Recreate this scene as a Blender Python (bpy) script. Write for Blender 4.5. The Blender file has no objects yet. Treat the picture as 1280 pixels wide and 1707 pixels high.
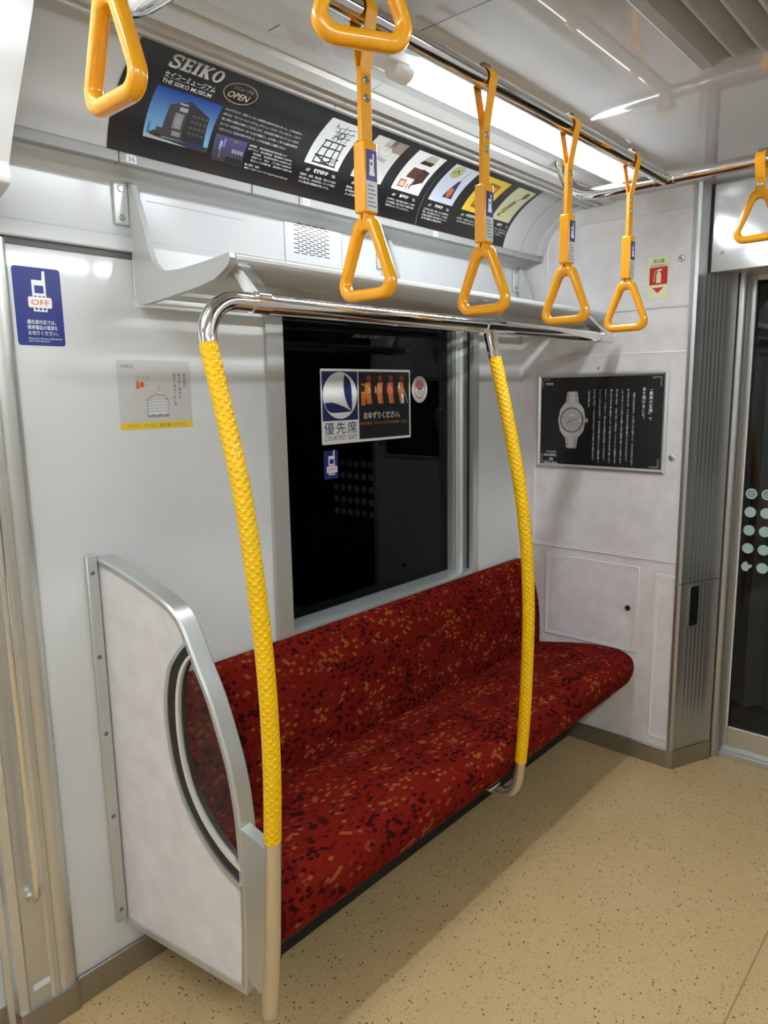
import bpy, math, random
from mathutils import Vector, Matrix
random.seed(7)
SC = bpy.context.scene
COL = SC.collection
PI = math.pi

# ------------------------------------------------------------------ camera
# x runs along the car, y towards the window wall, z up; metres
yaw, pit, rol, FPX = 0.84365, -0.16704, -0.01658, 1198.0
fwd = Vector((math.sin(yaw)*math.cos(pit), math.cos(yaw)*math.cos(pit), math.sin(pit)))
r0 = fwd.cross(Vector((0, 0, 1))).normalized(); u0 = r0.cross(fwd)
rt = math.cos(rol)*r0 + math.sin(rol)*u0
up = -math.sin(rol)*r0 + math.cos(rol)*u0
cam = bpy.data.objects.new('camera', bpy.data.cameras.new('camera'))
COL.objects.link(cam)
mw = Matrix((rt, up, -fwd)).transposed().to_4x4(); mw.translation = (0, 0, 1.486)
cam.matrix_world = mw
cam.data.sensor_fit = 'AUTO'; cam.data.sensor_width = 36.0
cam.data.lens = FPX*36.0/1707.0
cam.data.clip_start = 0.02
SC.camera = cam

# ------------------------------------------------------------------ light and exposure
TUBE_STRENGTH = 26.0
SC.view_settings.view_transform = 'Standard'
SC.view_settings.look = 'None'
SC.view_settings.gamma = 1.0
SC.view_settings.use_curve_mapping = False
SC.view_settings.exposure = 1.03
w = bpy.data.worlds.new('world'); SC.world = w; w.use_nodes = True
w.node_tree.nodes['Background'].inputs[0].default_value = (0.01, 0.011, 0.012, 1)
w.node_tree.nodes['Background'].inputs[1].default_value = 0.3
SC.cycles.use_denoising = True
SC.cycles.max_bounces = 10
SC.cycles.diffuse_bounces = 5
SC.cycles.glossy_bounces = 5
SC.cycles.transparent_max_bounces = 12
SC.cycles.caustics_reflective = False
SC.cycles.caustics_refractive = False
SC.cycles.sample_clamp_indirect = 4.0

# ------------------------------------------------------------------ materials
def mat(name, col, rough=0.5, metal=0.0, spec=0.5, coat=0.0, emit=None, es=0.0):
    m = bpy.data.materials.new(name); m.use_nodes = True
    b = m.node_tree.nodes['Principled BSDF']
    b.inputs['Base Color'].default_value = (*col, 1)
    b.inputs['Roughness'].default_value = rough
    b.inputs['Metallic'].default_value = metal
    b.inputs['Specular IOR Level'].default_value = spec
    b.inputs['Coat Weight'].default_value = coat
    b.inputs['Coat Roughness'].default_value = 0.05
    if emit:
        b.inputs['Emission Color'].default_value = (*emit, 1)
        b.inputs['Emission Strength'].default_value = es
    return m

def N(m, kind, **kw):
    n = m.node_tree.nodes.new(kind)
    for k, v in kw.items():
        setattr(n, k, v)
    return n

def mottle(m, scale, c1, c2, detail=3.0, coord='Object', vec_scale=None):
    t = m.node_tree; b = t.nodes['Principled BSDF']
    tc = N(m, 'ShaderNodeTexCoord'); no = N(m, 'ShaderNodeTexNoise'); cr = N(m, 'ShaderNodeValToRGB')
    no.inputs['Scale'].default_value = scale; no.inputs['Detail'].default_value = detail
    cr.color_ramp.elements[0].position = .35; cr.color_ramp.elements[1].position = .65
    cr.color_ramp.elements[0].color = (*c1, 1); cr.color_ramp.elements[1].color = (*c2, 1)
    src = tc.outputs[coord]
    if vec_scale:
        mp = N(m, 'ShaderNodeMapping'); mp.inputs['Scale'].default_value = vec_scale
        t.links.new(src, mp.inputs[0]); src = mp.outputs[0]
    t.links.new(src, no.inputs['Vector']); t.links.new(no.outputs[0], cr.inputs[0])
    t.links.new(cr.outputs[0], b.inputs['Base Color'])
    return m

def brushed(m, vec_scale, amount=0.25, base=0.3):
    t = m.node_tree; b = t.nodes['Principled BSDF']
    tc = N(m, 'ShaderNodeTexCoord'); mp = N(m, 'ShaderNodeMapping'); no = N(m, 'ShaderNodeTexNoise'); mr = N(m, 'ShaderNodeMapRange')
    mp.inputs['Scale'].default_value = vec_scale
    no.inputs['Scale'].default_value = 1.0; no.inputs['Detail'].default_value = 4
    mr.inputs[3].default_value = base - amount/2; mr.inputs[4].default_value = base + amount/2
    t.links.new(tc.outputs['Object'], mp.inputs[0]); t.links.new(mp.outputs[0], no.inputs['Vector'])
    t.links.new(no.outputs[0], mr.inputs[0]); t.links.new(mr.outputs[0], b.inputs['Roughness'])
    return m

WHITE = mottle(mat('white_melamine', (.7, .7, .68), .085, 0, .5), 3.0, (.61, .625, .622), (.64, .655, .65))
UPPER = mat('upper_panel_white', (.575, .59, .595), .14, 0, .5)
COVE = mat('cove_white', (.55, .55, .545), .25, 0, .4)
CEIL = mottle(mat('ceiling_gloss', (.62, .61, .59), .045, 0, .6), 2.0, (.46, .457, .455), (.49, .487, .485))
PINK = mottle(mat('pinkish_laminate', (.66, .62, .62), .2, 0, .45), 14.0, (.685, .65, .655), (.76, .735, .74), 5)
PINKTRIM = mat('pinkish_trim', (.76, .73, .73), .3, 0, .45)
ALU = brushed(mat('anodised_aluminium', (.60, .62, .60), .35, .75, .5), (60, 60, 4), .12, .36)
ALUGREEN = mat('greenish_aluminium', (.52, .58, .55), .34, .6, .5)
STEEL = brushed(mat('brushed_steel', (.47, .465, .455), .36, .9, .5), (140, 140, 1.5), .16, .40)
KICK = brushed(mat('kick_steel', (.36, .34, .30), .35, .9, .5), (2, 2, 160), .2, .36)
COVER = brushed(mat('warm_lit_aluminium', (.62, .56, .46), .3, .8, .5), (90, 90, 2), .05, .3)  # aluminium with its warm reflections put into the base colour
CHROME = mat('chrome', (.74, .73, .71), .07, 1.0)
RACK = mat('rack_grey_paint', (.56, .57, .55), .3, .25, .5)
RACKTRAY = mat('rack_tray', (.55, .56, .54), .4, .2, .5)
DARK = mat('dark_rubber', (.012, .012, .013), .35, 0, .5)
BLACK = mat('black', (.004, .004, .005), .5, 0, .3)
STRAP = mat('strap_orange_plastic', (.80, .345, .002), .22, 0, .5, .3)
BELT = mat('strap_orange_belt', (.78, .33, .002), .4, 0, .4)
FIXT = mat('lamp_fitting_white', (.72, .72, .7), .35)
TUBE = mat('fluorescent_tube', (1, 1, 1), .3, 0, .5, 0, (.92, .98, 1.03), TUBE_STRENGTH)
GRILL = mat('vent_grey', (.34, .34, .335), .5, .0)
POSTERBLACK = mat('poster_black', (.012, .011, .012), .22, 0, .45)
GRIP = None

def yellow_grip():
    m = mat('yellow_dimpled_grip', (.86, .50, .002), .26, 0, .35, .05)
    t = m.node_tree; b = t.nodes['Principled BSDF']
    uv = N(m, 'ShaderNodeUVMap'); sp = N(m, 'ShaderNodeSeparateXYZ')
    t.links.new(uv.outputs[0], sp.inputs[0])
    def math_(op, a, c):
        n = N(m, 'ShaderNodeMath', operation=op)
        for i, x in enumerate((a, c)):
            if x is None: continue
            if isinstance(x, (int, float)): n.inputs[i].default_value = x
            else: t.links.new(x, n.inputs[i])
        return n.outputs[0]
    a = math_('MULTIPLY', sp.outputs[0], 2*PI*6)
    c = math_('MULTIPLY', sp.outputs[1], 2*PI/0.0155)
    s1 = math_('SINE', a, None); s2 = math_('SINE', c, None)
    h = math_('MULTIPLY', s1, s2)
    h = math_('MAXIMUM', h, -0.15)
    bp = N(m, 'ShaderNodeBump'); bp.inputs['Strength'].default_value = .75; bp.inputs['Distance'].default_value = .0022
    t.links.new(h, bp.inputs['Height']); t.links.new(bp.outputs[0], b.inputs['Normal'])
    return m
GRIP = yellow_grip()

def moquette():
    m = mat('red_moquette', (.3, .02, .012), .85, 0, .25)
    t = m.node_tree; b = t.nodes['Principled BSDF']; L = t.links.new; b.inputs['Specular IOR Level'].default_value = .05; b.inputs['Roughness'].default_value = 1
    uv = N(m, 'ShaderNodeUVMap'); mp = N(m, 'ShaderNodeMapping'); mp.inputs['Rotation'].default_value = (0, 0, .55)
    mp.inputs['Scale'].default_value = (1/.0135, 1/.0095, 1)
    fl = N(m, 'ShaderNodeVectorMath', operation='FLOOR')
    wn = N(m, 'ShaderNodeTexWhiteNoise', noise_dimensions='2D')
    L(uv.outputs[0], mp.inputs[0]); L(mp.outputs[0], fl.inputs[0]); L(fl.outputs[0], wn.inputs[0])
    # clusters, stretched along the seat
    mp2 = N(m, 'ShaderNodeMapping'); mp2.inputs['Scale'].default_value = (7, 14, 1)
    no = N(m, 'ShaderNodeTexNoise'); no.inputs['Scale'].default_value = 1.0; no.inputs['Detail'].default_value = 2
    L(uv.outputs[0], mp2.inputs[0]); L(mp2.outputs[0], no.inputs['Vector'])
    mr = N(m, 'ShaderNodeMapRange'); mr.inputs[1].default_value = .3; mr.inputs[2].default_value = .7
    mr.inputs[3].default_value = -.26; mr.inputs[4].default_value = .26
    L(no.outputs[0], mr.inputs[0])
    ad = N(m, 'ShaderNodeMath', operation='ADD', use_clamp=True)
    L(wn.outputs[0], ad.inputs[0]); L(mr.outputs[0], ad.inputs[1])
    cr = N(m, 'ShaderNodeValToRGB'); cr.color_ramp.interpolation = 'CONSTANT'
    stops = [(0, (.034, .0035, .0035)), (.07, (.085, .0055, .0038)), (.19, (.138, .0078, .0042)), (.82, (.15, .011, .005)),
             (.93, (.20, .026, .007)), (.955, (.125, .034, .042)), (.98, (.24, .062, .014))]
    e = cr.color_ramp.elements
    e[0].position, e[0].color = stops[0][0], (*stops[0][1], 1)
    e[1].position, e[1].color = stops[1][0], (*stops[1][1], 1)
    for p, c in stops[2:]:
        q = e.new(p); q.color = (*c, 1)
    L(ad.outputs[0], cr.inputs[0]); L(cr.outputs[0], b.inputs['Base Color'])
    b.inputs['Sheen Weight'].default_value = .0
    b.inputs['Sheen Roughness'].default_value = .4
    b.inputs['Sheen Tint'].default_value = (1, .35, .3, 1)
    n2 = N(m, 'ShaderNodeTexNoise'); n2.inputs['Scale'].default_value = 700
    bp = N(m, 'ShaderNodeBump'); bp.inputs['Strength'].default_value = .25; bp.inputs['Distance'].default_value = .002
    L(uv.outputs[0], n2.inputs['Vector']); L(n2.outputs[0], bp.inputs['Height']); L(bp.outputs[0], b.inputs['Normal'])
    return m
MOQ = moquette()

def floor_mat():
    m = mat('speckled_floor', (.5, .36, .17), .36, 0, .4)
    t = m.node_tree; b = t.nodes['Principled BSDF']; L = t.links.new
    tc = N(m, 'ShaderNodeTexCoord')
    nz = N(m, 'ShaderNodeTexNoise'); nz.inputs['Scale'].default_value = 170
    vm = N(m, 'ShaderNodeVectorMath', operation='SCALE'); vm.inputs['Scale'].default_value = .008
    va = N(m, 'ShaderNodeVectorMath', operation='ADD')
    L(tc.outputs['Object'], nz.inputs['Vector']); L(nz.outputs['Color'], vm.inputs[0])
    L(tc.outputs['Object'], va.inputs[0]); L(vm.outputs[0], va.inputs[1])
    def specks(scale, frac, rad):
        vo = N(m, 'ShaderNodeTexVoronoi'); vo.inputs['Scale'].default_value = scale
        L(va.outputs[0], vo.inputs['Vector'])
        sc = N(m, 'ShaderNodeSeparateColor'); L(vo.outputs['Color'], sc.inputs[0])
        a = N(m, 'ShaderNodeMath', operation='LESS_THAN'); a.inputs[1].default_value = frac
        L(sc.outputs[0], a.inputs[0])
        d = N(m, 'ShaderNodeMath', operation='LESS_THAN'); d.inputs[1].default_value = rad
        L(vo.outputs['Distance'], d.inputs[0])
        p = N(m, 'ShaderNodeMath', operation='MULTIPLY'); L(a.outputs[0], p.inputs[0]); L(d.outputs[0], p.inputs[1])
        return p.outputs[0]
    base = N(m, 'ShaderNodeTexNoise'); base.inputs['Scale'].default_value = 6; base.inputs['Detail'].default_value = 6
    L(tc.outputs['Object'], base.inputs['Vector'])
    cr = N(m, 'ShaderNodeValToRGB')
    cr.color_ramp.elements[0].color = (.575, .402, .185, 1); cr.color_ramp.elements[1].color = (.655, .472, .235, 1)
    L(base.outputs[0], cr.inputs[0])
    cur = cr.outputs[0]
    for sc, fr, rd, c in ((95, .17, .25, (.07, .045, .035)), (160, .30, .25, (.17, .10, .075)), (62, .05, .17, (.07, .03, .06)), (230, .3, .3, (.43, .29, .12))):
        mx = N(m, 'ShaderNodeMix', data_type='RGBA'); mx.inputs['B'].default_value = (*c, 1)
        L(specks(sc, fr, rd), mx.inputs['Factor']); L(cur, mx.inputs['A']); cur = mx.outputs['Result']
    L(cur, b.inputs['Base Color'])
    return m
FLOOR = floor_mat()

def glass_mat(name, tint, ior=1.4, rough=0.0):
    m = bpy.data.materials.new(name); m.use_nodes = True
    t = m.node_tree; t.nodes.clear()
    o = N(m, 'ShaderNodeOutputMaterial'); mx = N(m, 'ShaderNodeMixShader'); lw = N(m, 'ShaderNodeLayerWeight'); lw.inputs[0].default_value = .5
    pw = N(m, 'ShaderNodeMath', operation='POWER'); pw.inputs[1].default_value = 5.0
    fr = N(m, 'ShaderNodeMath', operation='MULTIPLY_ADD'); f0 = ((ior-1)/(ior+1))**2
    fr.inputs[1].default_value = 1-f0; fr.inputs[2].default_value = f0
    t.links.new(lw.outputs['Facing'], pw.inputs[0]); t.links.new(pw.outputs[0], fr.inputs[0])
    tr = N(m, 'ShaderNodeBsdfTransparent'); gl = N(m, 'ShaderNodeBsdfGlossy')
    tr.inputs[0].default_value = (*tint, 1); gl.inputs['Roughness'].default_value = rough
    t.links.new(fr.outputs[0], mx.inputs[0]); t.links.new(tr.outputs[0], mx.inputs[1]); t.links.new(gl.outputs[0], mx.inputs[2])
    t.links.new(mx.outputs[0], o.inputs[0])
    return m
GLASS = glass_mat('window_glass', (.35, .36, .37), 1.36)
CLEARGLASS = glass_mat('smoked_screen_glass', (.86, .83, .82), 1.35)
DOORGLASS = glass_mat('door_glass', (.7, .72, .72), 1.4)

_inks = {}
def ink(c, rough=.35):
    k = tuple(round(x, 4) for x in c) + (rough,)
    if k not in _inks:
        _inks[k] = mat('ink_%02d' % len(_inks), c, rough, 0, .4)
    return _inks[k]
W = (.78, .79, .77); NAVY = (.012, .022, .17); RED = (.52, .012, .01); ORANGE = (.62, .16, .02)

# ------------------------------------------------------------------ mesh building
class MB:
    def __init__(s):
        s.v = []; s.f = []; s.uv = {}; s.smooth = []
    def add(s, vs, fs, uvs=None, smooth=False):
        o = len(s.v); s.v += [Vector(p) for p in vs]
        for i, f in enumerate(fs):
            if uvs: s.uv[len(s.f)] = uvs[i]
            s.f.append([o+j for j in f]); s.smooth.append(smooth)
        return s
    def box(s, x0, x1, y0, y1, z0, z1):
        vs = [(x, y, z) for x in (x0, x1) for y in (y0, y1) for z in (z0, z1)]
        return s.add(vs, [(0, 1, 3, 2), (4, 6, 7, 5), (0, 4, 5, 1), (2, 3, 7, 6), (0, 2, 6, 4), (1, 5, 7, 3)])
    def prism(s, poly, f, h0, h1, smooth=False):
        n = len(poly)
        vs = [f(a, b, h0) for a, b in poly] + [f(a, b, h1) for a, b in poly]
        s.add(vs, [tuple(range(n))[::-1], tuple(range(n, 2*n))])
        s.add(vs, [(i, (i+1) % n, n+(i+1) % n, n+i) for i in range(n)], None, smooth)
        return s
    def loft(s, rings, close=True, caps=True, smooth=True, uvs=None):
        n = len(rings[0]); vs = [p for r in rings for p in r]; fs = []; us = []
        m = n if close else n-1
        for k in range(len(rings)-1):
            for i in range(m):
                j = (i+1) % n
                fs.append((k*n+i, k*n+j, (k+1)*n+j, (k+1)*n+i))
                if uvs:
                    us.append([uvs(k, i), uvs(k, i+1), uvs(k+1, i+1), uvs(k+1, i)])
        s.add(vs, fs, us if uvs else None, smooth)
        if caps:
            s.add(rings[0], [tuple(range(n))[::-1]]); s.add(rings[-1], [tuple(range(n))])
        return s
    def tube(s, path, r, n=16, caps=True):
        path = [Vector(p) for p in path]
        rings = []; d = 0; ds = []; a = None
        for i, p in enumerate(path):
            t = (path[min(i+1, len(path)-1)] - path[max(i-1, 0)]).normalized()
            if a is None:
                a = t.cross(Vector((0, 0, 1)))
                if a.length < .05: a = t.cross(Vector((1, 0, 0)))
            a = (a - t*a.dot(t)).normalized(); b = t.cross(a)
            rr = r[i] if isinstance(r, (list, tuple)) else r
            rings.append([p + (a*math.cos(2*PI*k/n) + b*math.sin(2*PI*k/n))*rr for k in range(n)])
            if i: d += (p-path[i-1]).length
            ds.append(d)
        return s.loft(rings, True, caps, True, lambda k, i: (i/n, ds[k]))
    def lathe(s, prof, c, axis, n=20):
        c = Vector(c); ax = Vector(axis).normalized()
        a = ax.cross(Vector((0, 0, 1)))
        if a.length < .05: a = ax.cross(Vector((1, 0, 0)))
        a.normalize(); b = ax.cross(a)
        return s.loft([[c + ax*h + (a*math.cos(2*PI*k/n) + b*math.sin(2*PI*k/n))*max(r, 1e-5) for k in range(n)] for r, h in prof])
    def ribbon(s, path, wdir, wid, th, closed=False):
        """flat strap: path of points, width along wdir, thickness th"""
        path = [Vector(p) for p in path]; wd = Vector(wdir).normalized(); rings = []
        for i, p in enumerate(path):
            t = (path[min(i+1, len(path)-1)] - path[max(i-1, 0)]).normalized(); nn = t.cross(wd).normalized()
            rings.append([p+wd*wid/2+nn*th/2, p-wd*wid/2+nn*th/2, p-wd*wid/2-nn*th/2, p+wd*wid/2-nn*th/2])
        return s.loft(rings, True, True, False)

WL = {}
def obj(name, mb, m, parent=None, origin=(0, 0, 0), bevel=0, kind=None, label=None, seg=2, sharp=38):
    me = bpy.data.meshes.new(name)
    o0 = WL[parent.name] if parent else Vector(origin)
    me.from_pydata([tuple(p-o0) for p in mb.v], [], mb.f)
    if mb.uv:
        ul = me.uv_layers.new(name='UVMap')
        for p in me.polygons:
            q = mb.uv.get(p.index)
            if q:
                for li, c in zip(p.loop_indices, q): ul.data[li].uv = c
    for p in me.polygons: p.use_smooth = mb.smooth[p.index]
    me.set_sharp_from_angle(angle=math.radians(sharp))
    me.materials.append(m)
    o = bpy.data.objects.new(name, me); COL.objects.link(o)
    if parent: o.parent = parent
    else: o.location = o0
    WL[o.name] = o0
    if bevel:
        md = o.modifiers.new('bevel', 'BEVEL'); md.width = bevel; md.segments = seg; md.limit_method = 'ANGLE'; md.angle_limit = .6
        md.harden_normals = False
    if kind: o['kind'] = kind
    if label: o['label'] = label
    return o

def thing(name, label, cat, loc=(0, 0, 0), group=None, kind=None):
    o = bpy.data.objects.new(name, None); COL.objects.link(o)
    o.location = loc; o.empty_display_size = .1
    if kind: o['kind'] = kind
    else:
        o['label'] = label; o['category'] = cat
    if group: o['group'] = group
    WL[o.name] = Vector(loc)
    return o

def tag(o, label, cat, group=None):
    o['label'] = label; o['category'] = cat
    if group: o['group'] = group
    return o

def rpoly(pts, rads, n=8):
    """polygon with rounded corners"""
    out = []; k = len(pts)
    for i in range(k):
        p = Vector(pts[i]); a = Vector(pts[i-1]) - p; b = Vector(pts[(i+1) % k]) - p
        r = rads[i] if isinstance(rads, (list, tuple)) else rads
        a_, b_ = a.normalized(), b.normalized()
        ang = a_.angle(b_); d = min(r/math.tan(ang/2), a.length*.49, b.length*.49); r = d*math.tan(ang/2)
        c = p + (a_+b_).normalized()*(r/math.sin(ang/2))
        s = p + a_*d; e = p + b_*d
        a0 = math.atan2(*(s-c).yx); a1 = math.atan2(*(e-c).yx)
        da = (a1-a0+PI) % (2*PI) - PI
        out += [(c.x+r*math.cos(a0+da*t/(n-1)), c.y+r*math.sin(a0+da*t/(n-1))) for t in range(n)]
    return out

def spline(pts, n=8):
    """Catmull-Rom through the points"""
    P = [Vector(p) for p in pts]; out = []
    for i in range(len(P)-1):
        p0 = P[max(i-1, 0)]; p1 = P[i]; p2 = P[i+1]; p3 = P[min(i+2, len(P)-1)]
        for k in range(n):
            t = k/n
            out.append(.5*((2*p1)+(p2-p0)*t+(2*p0-5*p1+4*p2-p3)*t*t+(-p0+3*p1-3*p2+p3)*t**3))
    out.append(P[-1]); return out

# ------------------------------------------------------------------ prints and lettering
_txt = {}
def glyphs(body, size=1.0, align='LEFT', space=1.0, line=1.0, bold=0.0):
    k = (body, align, space, line, bold)
    if k not in _txt:
        c = bpy.data.curves.new('lettering', 'FONT'); c.body = body; c.size = 1; c.resolution_u = 2
        c.align_x = align; c.space_character = space; c.space_line = line; c.offset = bold
        o = bpy.data.objects.new('lettering', c); COL.objects.link(o)
        dg = bpy.context.evaluated_depsgraph_get()
        me = bpy.data.meshes.new_from_object(o.evaluated_get(dg))
        _txt[k] = ([(v.co.x, v.co.y) for v in me.vertices], [tuple(p.vertices) for p in me.polygons])
        bpy.data.objects.remove(o); bpy.data.curves.remove(c); bpy.data.meshes.remove(me)
    v, f = _txt[k]
    return [(x*size, y*size) for x, y in v], f

class Surf:
    """maps (a, b, h) on a printed surface to the world"""
    def __init__(s, O, U, V, Nn): s.O, s.U, s.V, s.N = Vector(O), Vector(U), Vector(V), Vector(Nn)
    def __call__(s, a, b, h=0.0): return s.O + s.U*a + s.V*b + s.N*h

def clip_bands(pts, band):
    """cut a polygon into horizontal bands so that it can follow a curved sheet"""
    b0 = min(p[1] for p in pts); b1 = max(p[1] for p in pts); out = []
    def cut(poly, lim, keep_above):
        res = []
        for i in range(len(poly)):
            p, q = poly[i-1], poly[i]
            ip = (p[1] >= lim) if keep_above else (p[1] <= lim); iq = (q[1] >= lim) if keep_above else (q[1] <= lim)
            if ip != iq:
                t = (lim-p[1])/(q[1]-p[1]); res.append((p[0]+(q[0]-p[0])*t, lim))
            if iq: res.append(q)
        return res
    for k in range(int(math.floor(b0/band)), int(math.floor(b1/band))+1):
        c = cut(pts, k*band, True)
        if len(c) > 2: c = cut(c, (k+1)*band, False)
        if len(c) > 2 and max(p[1] for p in c)-min(p[1] for p in c) > 1e-6: out.append(c)
    return out

class Print:
    """flat shapes on a surface, gathered per (part, colour)"""
    def __init__(s, surf, step=.0005): s.S = surf; s.g = {}; s.step = step; s.order = []
    def mb(s, part, col, lay):
        k = (part, col, lay)
        if k not in s.g: s.g[k] = MB(); s.order.append(k)
        return s.g[k]
    def poly(s, part, col, lay, pts):
        h = lay*s.step; band = getattr(s.S, 'band', None)
        for q in (clip_bands([tuple(p) for p in pts], band) if band else [pts]):
            s.mb(part, col, lay).add([s.S(a, b, h) for a, b in q], [tuple(range(len(q)))])
        return s
    def rect(s, part, col, lay, a0, a1, b0, b1, nb=1):
        if getattr(s.S, 'band', None): return s.poly(part, col, lay, [(a0, b0), (a1, b0), (a1, b1), (a0, b1)])
        h = lay*s.step; vs = []; fs = []
        for i in range(nb+1):
            b = b0+(b1-b0)*i/nb
            vs += [s.S(a0, b, h), s.S(a1, b, h)]
            if i: fs.append((2*i-2, 2*i-1, 2*i+1, 2*i))
        s.mb(part, col, lay).add(vs, fs); return s
    def rrect(s, part, col, lay, a0, a1, b0, b1, r):
        return s.poly(part, col, lay, rpoly([(a0, b0), (a1, b0), (a1, b1), (a0, b1)], r, 6))
    def ell(s, part, col, lay, a, b, ra, rb, n=32):
        return s.poly(part, col, lay, [(a+ra*math.cos(2*PI*k/n), b+rb*math.sin(2*PI*k/n)) for k in range(n)])
    def ring(s, part, col, lay, a, b, ra, rb, w, n=40):
        h = lay*s.step; vs = []
        for k in range(n):
            c, d = math.cos(2*PI*k/n), math.sin(2*PI*k/n)
            vs += [s.S(a+ra*c, b+rb*d, h), s.S(a+(ra-w)*c, b+(rb-w)*d, h)]
        s.mb(part, col, lay).add(vs, [(2*k, (2*k+2) % (2*n), (2*k+3) % (2*n), 2*k+1) for k in range(n)]); return s
    def line(s, part, col, lay, pts, w):
        for (a0, b0), (a1, b1) in zip(pts, pts[1:]):
            d = Vector((a1-a0, b1-b0)); n = Vector((-d.y, d.x)).normalized()*w/2
            s.poly(part, col, lay, [(a0+n.x, b0+n.y), (a0-n.x, b0-n.y), (a1-n.x, b1-n.y), (a1+n.x, b1+n.y)])
        return s
    def text(s, part, col, lay, a, b, body, size, width=None, align='LEFT', space=1.0, bold=0.0, skew=0.0):
        v, f = glyphs(body, size, align, space, 1.0, bold)
        k = 1.0
        if width and v:
            x0 = min(p[0] for p in v); x1 = max(p[0] for p in v); k = width/(x1-x0)
        h = lay*s.step
        s.mb(part, col, lay).add([s.S(a+x*k+y*skew, b+y, h) for x, y in v], f); return s
    def vtext(s, part, col, lay, a, b, body, size, pitch=1.05, bold=0.0):
        """one column of characters, top to bottom; a is the column centre, b its top"""
        for i, ch in enumerate(body):
            if ch == ' ': continue
            v, f = glyphs(ch, size, 'LEFT', 1.0, 1.0, bold)
            if not v: continue
            dx, dy = -size*.5, -size*.85
            if ch in '、。': dx += size*.5; dy += size*.5
            if ch in '「『':   # turned brackets
                v = [(y+size*.05, -x+size*.9) for x, y in v]
            elif ch in '」』ー':
                v = [(y+size*.05, -x+size*.9) for x, y in v]
            yy = b-i*pitch*size
            s.mb(part, col, lay).add([s.S(a+x+dx, yy+y+dy, lay*s.step) for x, y in v], f)
        return s
    def build(s, parent, rough=.35):
        for part, col, lay in s.order:
            obj(part.split('#')[0], s.g[(part, col, lay)], ink(col, rough), parent)

H = 1.486
YW, XE, ZC = 1.614, 2.70, 2.175
side = Surf((0, YW, 0), (1, 0, 0), (0, 0, 1), (0, -1, 0))
def endS(a, b, h=0): return Vector((XE-h, a, b))          # a is y itself
class EndSurf:
    """end wall: a runs to the right of the picture (a = -y)"""
    def __call__(s, a, b, h=0.0): return Vector((XE-h, -a, b))

def disc(mb, c, axis, r, h, bev=.001, n=16):
    mb.lathe([(r*.55 if bev else 0, h*.8), (r*.6, h), (r-bev, h), (r, h-bev), (r, 0)], c, axis, n)
    return mb

# =================================================================== THE SETTING
XR = -7.0            # rear end of what is built
YO = -1.0            # opposite side
obj('floor', MB().box(XR, 3.0, YO, YW+.1, -.04, 0), FLOOR, kind='structure', origin=(0, 0, 0))
s = MB().box(XR, 2.94, .390, .3945, -.001, .0006)
obj('trim_1', s, mat('floor_seam', (.36, .25, .13), .5), kind='structure')

# window wall
wl = MB()
WX0, WX1, WZ0, WZ1 = 1.345, 2.345, .745, 1.74
wl.box(.60, WX0, YW, YW+.10, 0, 1.80).box(WX1, 2.72, YW, YW+.10, 0, 1.80).box(WX0, WX1, YW, YW+.10, 0, WZ0).box(WX0, WX1, YW, YW+.10, WZ1, 1.80)
wl.box(XR, -.62, YW, YW+.10, 0, 1.80)
obj('wall_left', wl, WHITE, kind='structure')
obj('trim_2', MB().box(XR, .935, 1.600, YW+.1, 1.814, 1.850).box(.935, 2.70, 1.611, YW+.1, 1.80, 1.850), UPPER, kind='structure', bevel=.004)      # ledge above the wall panel
obj('trim_3', MB().box(.645, .935, 1.610, YW, 1.800, 1.815), mat('shadow_gap_seal', (.10, .10, .10), .5), kind='structure')
# upper wall with the rounded ledge that carries the posters
up_prof = [(YW+.10, 1.846), (YW, 1.846), (YW, 1.955)] + [(YW-.03*(1-math.cos(t)), 1.955+.030*math.sin(t)) for t in (.4, .8, 1.2, PI/2)] + [(1.545, 1.988), (1.545, 2.003), (YW+.10, 2.003)]
f_x = lambda a, b, h: Vector((h, a, b))
obj('wall_left_upper', MB().prism(up_prof, f_x, XR, 2.70), UPPER, kind='structure')
seams = MB()
for x, z0, z1 in ((.966, 1.846, 1.982), (1.4105, 1.846, 1.98), (1.640, 1.846, 1.98), (2.56, 1.9, 1.98)):
    seams.box(x-.0012, x+.0012, YW-.0008, YW, z0, z1)
seams.box(.985, 1.262, YW-.0008, YW, 1.9395, 1.941)
seams.box(1.4105, 1.64, YW-.0008, YW, 1.8515, 1.853)
obj('trim_4', seams, mat('panel_seam', (.33, .33, .33), .6), kind='structure')

# aluminium strip with the little numbers, and joints
lip = MB(); xs = [XR, .869, 1.229, 1.388, 1.66, 2.49, 2.70]
for a, b in zip(xs, xs[1:]):
    lip.box(a+.0013, b-.0013, 1.522, 1.550, 1.984, 2.0065)
obj('trim_5', lip, mat('poster_strip', (.33, .33, .32), .55, .0), kind='structure', bevel=.002)
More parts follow.
